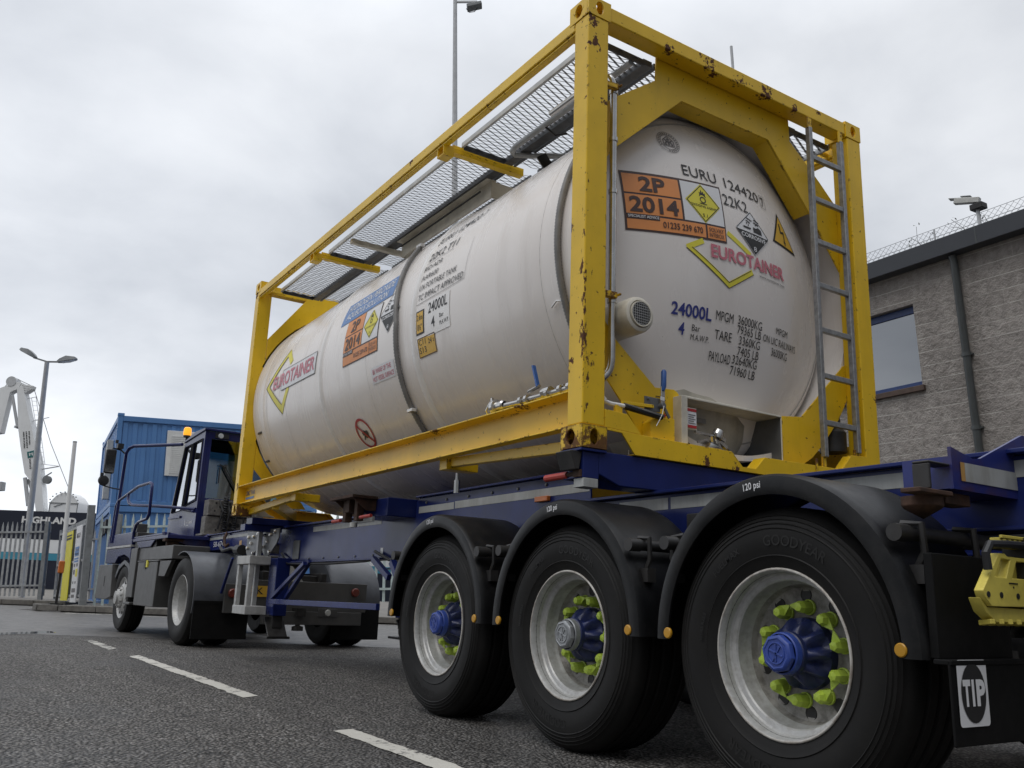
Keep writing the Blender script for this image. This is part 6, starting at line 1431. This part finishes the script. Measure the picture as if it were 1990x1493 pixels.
# rear wings and flaps
for sg, x0 in ((0, .0), (1, 1.76)):
    m = MB(); R0 = .615; n = 26; vs, fs = [], []
    x1 = x0+.68
    for k in range(n+1):
        a = RAD(112-128*k/n)+math.pi*0
        for r in (R0, R0-.012):
            for x in (x0, x1): vs.append((x, .03-r*math.cos(math.pi-a)*-1*-1 if False else .03-r*math.sin(RAD(-22+128*k/n)), WA+.02+r*math.cos(RAD(-22+128*k/n))*.93))
    for k in range(n): fs += [(4*k, 4*k+1, 4*k+5, 4*k+4), (4*k+2, 4*k+6, 4*k+7, 4*k+3), (4*k, 4*k+4, 4*k+6, 4*k+2), (4*k+1, 4*k+3, 4*k+7, 4*k+5)]
    fs += [(0, 2, 3, 1), (4*n, 4*n+1, 4*n+3, 4*n+2)]; m.add(vs, fs)
    xe = x1 if sg == 0 else x0-.012
    m.prism([(.03-R0*.99*math.sin(RAD(t)), WA+.02+R0*.99*math.cos(RAD(t))*.93) for t in range(-22, 100, 8)]+[(.0, WA)], 'x', xe, xe+.012)
    w = tb(m, 'wing', 'fender', smooth=40)
    m = MB(); m.box((x0+.01, -.60, -1.33), (x0+.67, -.588, -.90)); m.box((x0+.01, -.604, -.93), (x0+.67, -.6005, -.895)); tb(m, 'mud_flap', 'rubber', w)
m = MB(); m.prism([(.55, -.42), (1.10, -.42), (1.10, -.62), (.80, -.62), (.66, -.50)], 'x', .005, .06); tb(m, 'wing_panel', 'tgrey', bevel=.004)
# rear cross panel, lights, plate
m = MB(); m.box((.62, -.66, -.99), (2.20, -.63, -.63)); m.box((.34, -.665, -1.03), (.615, -.62, -.69)); m.box((.80, -.75, -1.15), (2.1, -.66, -.99)); m.box((1.50, -.762, -1.05), (1.76, -.751, -.95)); cpn = tb(m, 'rear_panel', 'tgrey', bevel=.006)
m = MB()
for x, z in ((.43, -.80), (2.03, -.74)): m.lathe([(0, -.03), (.045, -.028), (.055, -.015), (.055, 0)], (x, -.666, z), (0, 1, 0), 20); m.cut()
tb(m, 'tail_light', 'redlens', cpn)
m = MB(); m.lathe([(0, -.012), (.035, -.01), (.04, 0)], (1.63, -.763, -1.0), (0, 1, 0), 18); tb(m, 'reversing_lamp', 'offwhite', cpn)
m = MB(); m.box((.60, -.672, -.83), (1.02, -.6665, -.70)); np_ = tb(m, 'number_plate', 'pr_gold', cpn, smooth=0)
D = Decal(lambda u, v, off: TM @ Vector((u, -.672-off, v)), 3); D.text('SK', .655, -.80, .80, -.72, 'black', 1, bold=.01); D.build('plate_lettering', np_)
m = MB(); m.lathe([(0, 0), (.07, 0), (.07, .05), (.03, .06), (.03, .16), (.06, .17), (.06, .2), (0, .2)], (1.26, -.72, -1.22), (0, 0, 1), 16); m.box((1.2, -.8, -1.05), (1.32, -.66, -.95)); tb(m, 'tow_hitch', 'darksteel', cpn)
m = MB(); m.prism([(1.05, -.42), (1.18, -.45), (1.36, -.66), (1.36, -.74), (1.18, -.74), (1.14, -.64)], 'y', -.60, -.58); tb(m, 'wing_bracket', 'stepgrey', cpn)
# near side body: tank box, side panels, deck
m = MB(); m.box((-.01, 1.14, -1.02), (.55, 2.20, -.425)); m.box((-.02, 1.10, -.4245), (.56, 2.22, -.405)); tk_ = tb(m, 'side_tank', 'tgrey', bevel=.012)
m = MB(); m.box((-.026, 1.72, -.52), (-.0105, 1.80, -.40)); tb(m, 'latch', 'black', tk_)
m = MB(); m.box((-.027, 1.62, -.50), (-.0105, 1.69, -.405)); tb(m, 'latch_label', 'pr_yellow', tk_, smooth=0)
m = MB(); m.box((.02, .60, -.40), (.50, 2.80, -.22)); m.box((-.01, 2.35, -.92), (.5, 2.72, -.2205)); m.box((-.03, 2.35, -1.02), (.4, 2.75, -.985)); tb(m, 'side_panel', 'tgrey', bevel=.01)
m = MB(); m.box((.0, .85, -.125), (.55, 2.75, -.075)); m.box((.0, .85, -.0745), (.03, 2.75, -.05)); m.prism([(1.5, -.13), (2.5, -.13), (2.35, -.22), (1.7, -.22)], 'x', .0, .02); tb(m, 'deck', 'cabblue', bevel=.006)
m = MB(); m.box((.03, 1.5, -.2195), (.5, 2.7, -.1255)); tb(m, 'deck_underside', 'black')
m = MB(); m.box((.0, 2.80, -.16), (.95, 4.45, .03)); m.prism([(2.80, -.195), (4.45, -.195), (4.45, -.42), (3.75, -.42), (3.60, -.33), (3.2, -.30), (2.85, -.36), (2.80, -.42)], 'x', .0, .40)
m.box((.9505, 2.9, -.42), (2.43, 4.45, .03)); tb(m, 'front_body', 'cabblue', bevel=.01)
m = MB(); m.box((-.012, 2.80, -.194), (.42, 4.47, -.161)); tb(m, 'body_trim', 'stepgrey', bevel=.005)
m = MB(); m.prism([(3.66, -.93), (3.80, -.44), (4.75, -.44), (4.78, -.98), (4.0, -.98)], 'x', -.02, .10); m.box((.1005, 4.45, -.98), (2.35, 4.78, -.44)); m.prism([(3.66, -.93), (3.80, -.44), (4.75, -.44), (4.78, -.98), (4.0, -.98)], 'x', 2.351, 2.45); tb(m, 'bumper', 'tgrey', bevel=.01)
m = MB(); m.box((-.024, 4.2, -.78), (-.0205, 4.24, -.62)); tb(m, 'bumper_slot', 'black', smooth=0)
m = MB(); m.prism([(.03+0, 0)]*0 or [(2.62, -.90), (2.70, -.62), (2.9, -.44), (3.2, -.38), (3.55, -.46), (3.72, -.62), (3.66, -.66), (3.50, -.52), (3.2, -.44), (2.94, -.50), (2.76, -.66), (2.68, -.90)], 'x', .02, .36); tb(m, 'front_wing', 'fender', bevel=.004)
m = MB(); m.box((.05, 2.82, .03), (.20, 3.10, .16)); m.box((.02, 2.60, -.06), (.28, 2.80, .02)); tb(m, 'step_light_box', 'tgrey', bevel=.01)
# cab shell
cx0, cx1 = .50, 1.95
m = MB()
side_o = [(1.45, -.05), (2.86, .02), (2.86, .26), (2.44, 1.40), (1.45, 1.47)]
w1 = [(1.54, .46), (2.13, .40), (1.98, 1.335), (1.54, 1.355)]; w2 = [(2.20, .36), (2.72, .34), (2.40, 1.32), (2.05, 1.335)]
for x in (cx0, cx1-.045): m.holed([side_o, w1, w2], 'x', x, x+.045)
m.holed([[(cx0+.046, -.05), (cx1-.046, -.05), (cx1-.046, 1.46), (cx0+.046, 1.46)], [(cx0+.10, .50), (cx1-.10, .50), (cx1-.10, 1.36), (cx0+.10, 1.36)]], 'y', 1.451, 1.50)
# sloped windscreen frame
fr = []
for (u0, u1, t0, t1) in ((cx0+.046, cx0+.11, 0, 1), (cx1-.11, cx1-.046, 0, 1), (cx0+.111, cx1-.111, 0, .06), (cx0+.111, cx1-.111, .92, 1)):
    P = [(x, 2.80-.42*t, .24+1.18*t) for x, t in ((u0, t0), (u1, t0), (u1, t1), (u0, t1))]; m.add(P+[(x, y+.045, z) for x, y, z in P], [(0,1,2,3),(7,6,5,4),(0,4,5,1),(1,5,6,2),(2,6,7,3),(3,7,4,0)])
m.box((cx0+.046, 2.80, -.02), (cx1-.046, 2.85, .239)); m.box((cx0+.046, 1.501, -.05), (cx1-.046, 2.799, -.01))
cab_ = tb(m, 'cab', 'cabblue', bevel=.012)
m = MB(); m.prism([(1.42, 1.472), (1.42, 1.50), (1.9, 1.505), (2.42, 1.425), (2.46, 1.40), (2.44, 1.402)], 'x', cx0-.02, cx1+.02); tb(m, 'roof', 'cabblue', cab_, bevel=.012)
m = MB(); m.box((cx0+.14, 1.435, 1.375), (cx0+.34, 1.4505, 1.445)); tb(m, 'work_lamp_housing', 'black', cab_, bevel=.004)
m = MB(); m.lathe([(0, -.02), (.035, -.018), (.04, 0)], (cx0+.22, 1.434, 1.41), (0, 1, 0), 16); tb(m, 'work_lamp', 'lampglass', cab_)
for x in (cx0, cx1-.045):
    for W_ in (w1, w2):
        m = MB(); m.prism(W_, 'x', x+.018, x+.024); tb(m, 'side_window', 'sideglass', cab_, smooth=0)
        m = MB()
        P = [Vector((x-.003 if x == cx0 else x+.048, a, b)) for a, b in W_]; m.tube(P, .014, 6, closed=True); tb(m, 'window_seal', 'black', cab_)
m = MB(); m.box((cx0+.101, 1.47, .501), (cx1-.101, 1.476, 1.359)); tb(m, 'rear_window', 'cabglass', cab_, smooth=0)
m = MB(); m.add([(x, 2.82-.42*t, .24+1.18*t) for x, t in ((cx0+.111, .061), (cx1-.111, .061), (cx1-.111, .919), (cx0+.111, .919))], [(0, 1, 2, 3)]); tb(m, 'windscreen', 'cabglass', cab_, smooth=0)
m = MB(); m.bar((.80, 1.43, .96), (1.10, 1.43, .52), .012, .02); m.bar((.83, 1.43, .97), (1.12, 1.43, .53), .008, .012); m.bar((.74, 1.425, .99), (.84, 1.425, .95), .02, .02); m.bar((.755, 1.43, .96), (.755, 1.43, .72), .012, .014); tb(m, 'wiper', 'black', cab_)
m = MB(); m.box((cx0+.35, 1.85, .0), (cx0+.9, 2.35, .42)); m.prism([(1.80, .40), (1.95, .40), (1.85, 1.05), (1.72, 1.05)], 'x', cx0+.40, cx0+.86); m.cut(); m.bar((cx0+.6, 2.62, .2), (cx0+.6, 2.5, .62), .2, .08); m.cut(); m.box((cx0+.06, 1.52, 1.18), (cx1-.06, 1.58, 1.36)); tb(m, 'seat', 'black', cab_, bevel=.03)
m = MB(); m.box((cx0+.42, 1.60, .86), (cx0+.62, 1.62, 1.34)); tb(m, 'hanging_coat', 'offwhite', cab_, bevel=.005)
D = Decal(lambda u, v, off: TM @ Vector((cx0-off, -u, v)), 3); rnd = random.Random(4)
D.rect(-1.96, .12, -1.93, .20, 'pr_white', 0)
for k in range(7): D.rect(-1.90+k*.05, .14, -1.90+k*.05+rnd.uniform(.022, .036), .175+rnd.uniform(0, .012), 'pr_white', 0)
D.rect(-1.89, .115, -1.75, .123, 'pr_white', 0); D.build('door_lettering', cab_)
m = MB(); m.tube([(cx0-.02, 1.5, .30), (cx0-.03, 1.9, .345), (cx0-.02, 2.15, .37)], .022, 8); m.bar((cx0-.012, 2.2, .26), (cx0-.012, 2.82, .27), .02, .03); tb(m, 'door_handle', 'cabblue', cab_)
# amber beacon
m = MB(); m.tube([(.53, 2.52, 1.42), (.53, 2.52, 1.52)], .018, 8); m.cyl((.53, 2.52, 1.505), (.53, 2.52, 1.53), .055, 18); m.bar((.53, 2.52, 1.425), (.62, 2.3, 1.47), .03, .02); bs = tb(m, 'beacon_stalk', 'black')
m = MB(); m.lathe([(0, 0), (.054, 0), (.060, .02), (.058, .085), (.052, .115), (.035, .128), (0, .131)], (.53, 2.52, 1.531), (0, 0, 1), 24); tb(m, 'beacon', 'beacon', bs)
# machinery behind the cab
m = MB(); m.box((.56, 1.10, .235), (1.9, 1.32, .455)); m.box((.54, 1.12, -.02), (1.9, 1.30, .225)); m.box((.50, 1.05, -.05), (1.95, 1.36, -.0205)); mc = tb(m, 'equipment_panel', 'engine', bevel=.008)
m = MB(); rnd = random.Random(8)
for k in range(26):
    x = .58+rnd.random()*.6; z = rnd.choice((.04, .12, .30, .36, .41)); r = rnd.choice((.014, .02, .03)); m.lathe([(0, 0), (r, 0), (r, .004), (0, .004)], (x, 1.095 if z > .23 else 1.115, z), (0, 1, 0), 10)
for x in (.78, .92):
    n = 150; m.tube([(x+.03*math.cos(i*.6), 1.05+.03*math.sin(i*.6), .50-.46*i/n) for i in range(n+1)], .010, 5)
for k in range(5): m.tube([(.70+.10*k, 1.08, .45), (.73+.10*k, 1.0, .3), (.70+.12*k, 1.05, .05)], .014, 6)
tb(m, 'air_coil', 'black', mc)
# hand rails and mirrors
def rail(pts, name, r=.022):
    m = MB(); m.tube(pts, r, 10); return tb(m, name, 'cabblue', smooth=60)
rail([(0, 4.12, -.1), (0, 4.06, .7), (0, 4.02, 1.36), (.02, 3.93, 1.43), (.06, 3.80, 1.455), (.5, 2.62, 1.40)], 'hand_rail', .026)
rail([(0, 4.25, -.1), (0, 4.23, .50), (0, 4.10, .58), (0, 2.85, .715), (0, 2.18, .715), (0, 2.06, .69), (0, 2.03, .62), (0, 1.99, .25), (0, 2.08, .19), (0, 2.55, .165), (0, 2.68, .13), (0, 2.76, .02), (0, 2.76, -.08)], 'hand_rail')
rail([(0, 3.45, .65), (0, 3.44, .56), (0, 3.33, .49), (0, 3.08, .445), (.2, 2.35, .40), (.50, 1.50, .335)], 'hand_rail')
mr = MB(); mr.box((-.30, 4.02, 1.00), (-.14, 4.10, 1.40)); MR_ = tb(mr, 'mirror', 'black', bevel=.03)
m = MB(); m.box((-.285, 4.013, 1.02), (-.155, 4.019, 1.30)); tb(m, 'mirror_glass', 'mirror', MR_, smooth=0)
m = MB(); m.lathe([(0, -.05), (.07, -.04), (.085, 0), (.07, .05), (0, .07)], (-.28, 4.05, .88), (0, 1, 0), 18); m.box((-.34, 4.02, .90), (-.30, 4.06, 1.0)); tb(m, 'mirror_lower', 'black', MR_)
m = MB(); m.tube([(0, 4.05, 1.34), (-.08, 4.05, 1.40), (-.20, 4.06, 1.42), (-.22, 4.06, 1.38)], .013, 6); m.tube([(0, 4.06, .76), (-.12, 4.06, .77), (-.27, 4.07, .80), (-.28, 4.07, .95)], .012, 6); m.box((-.15, 3.98, 1.42), (-.06, 4.10, 1.50)); m.cyl((-.17, 4.0, 1.50), (-.17, 4.0, 1.55), .025, 10); tb(m, 'mirror_arm', 'black', MR_)
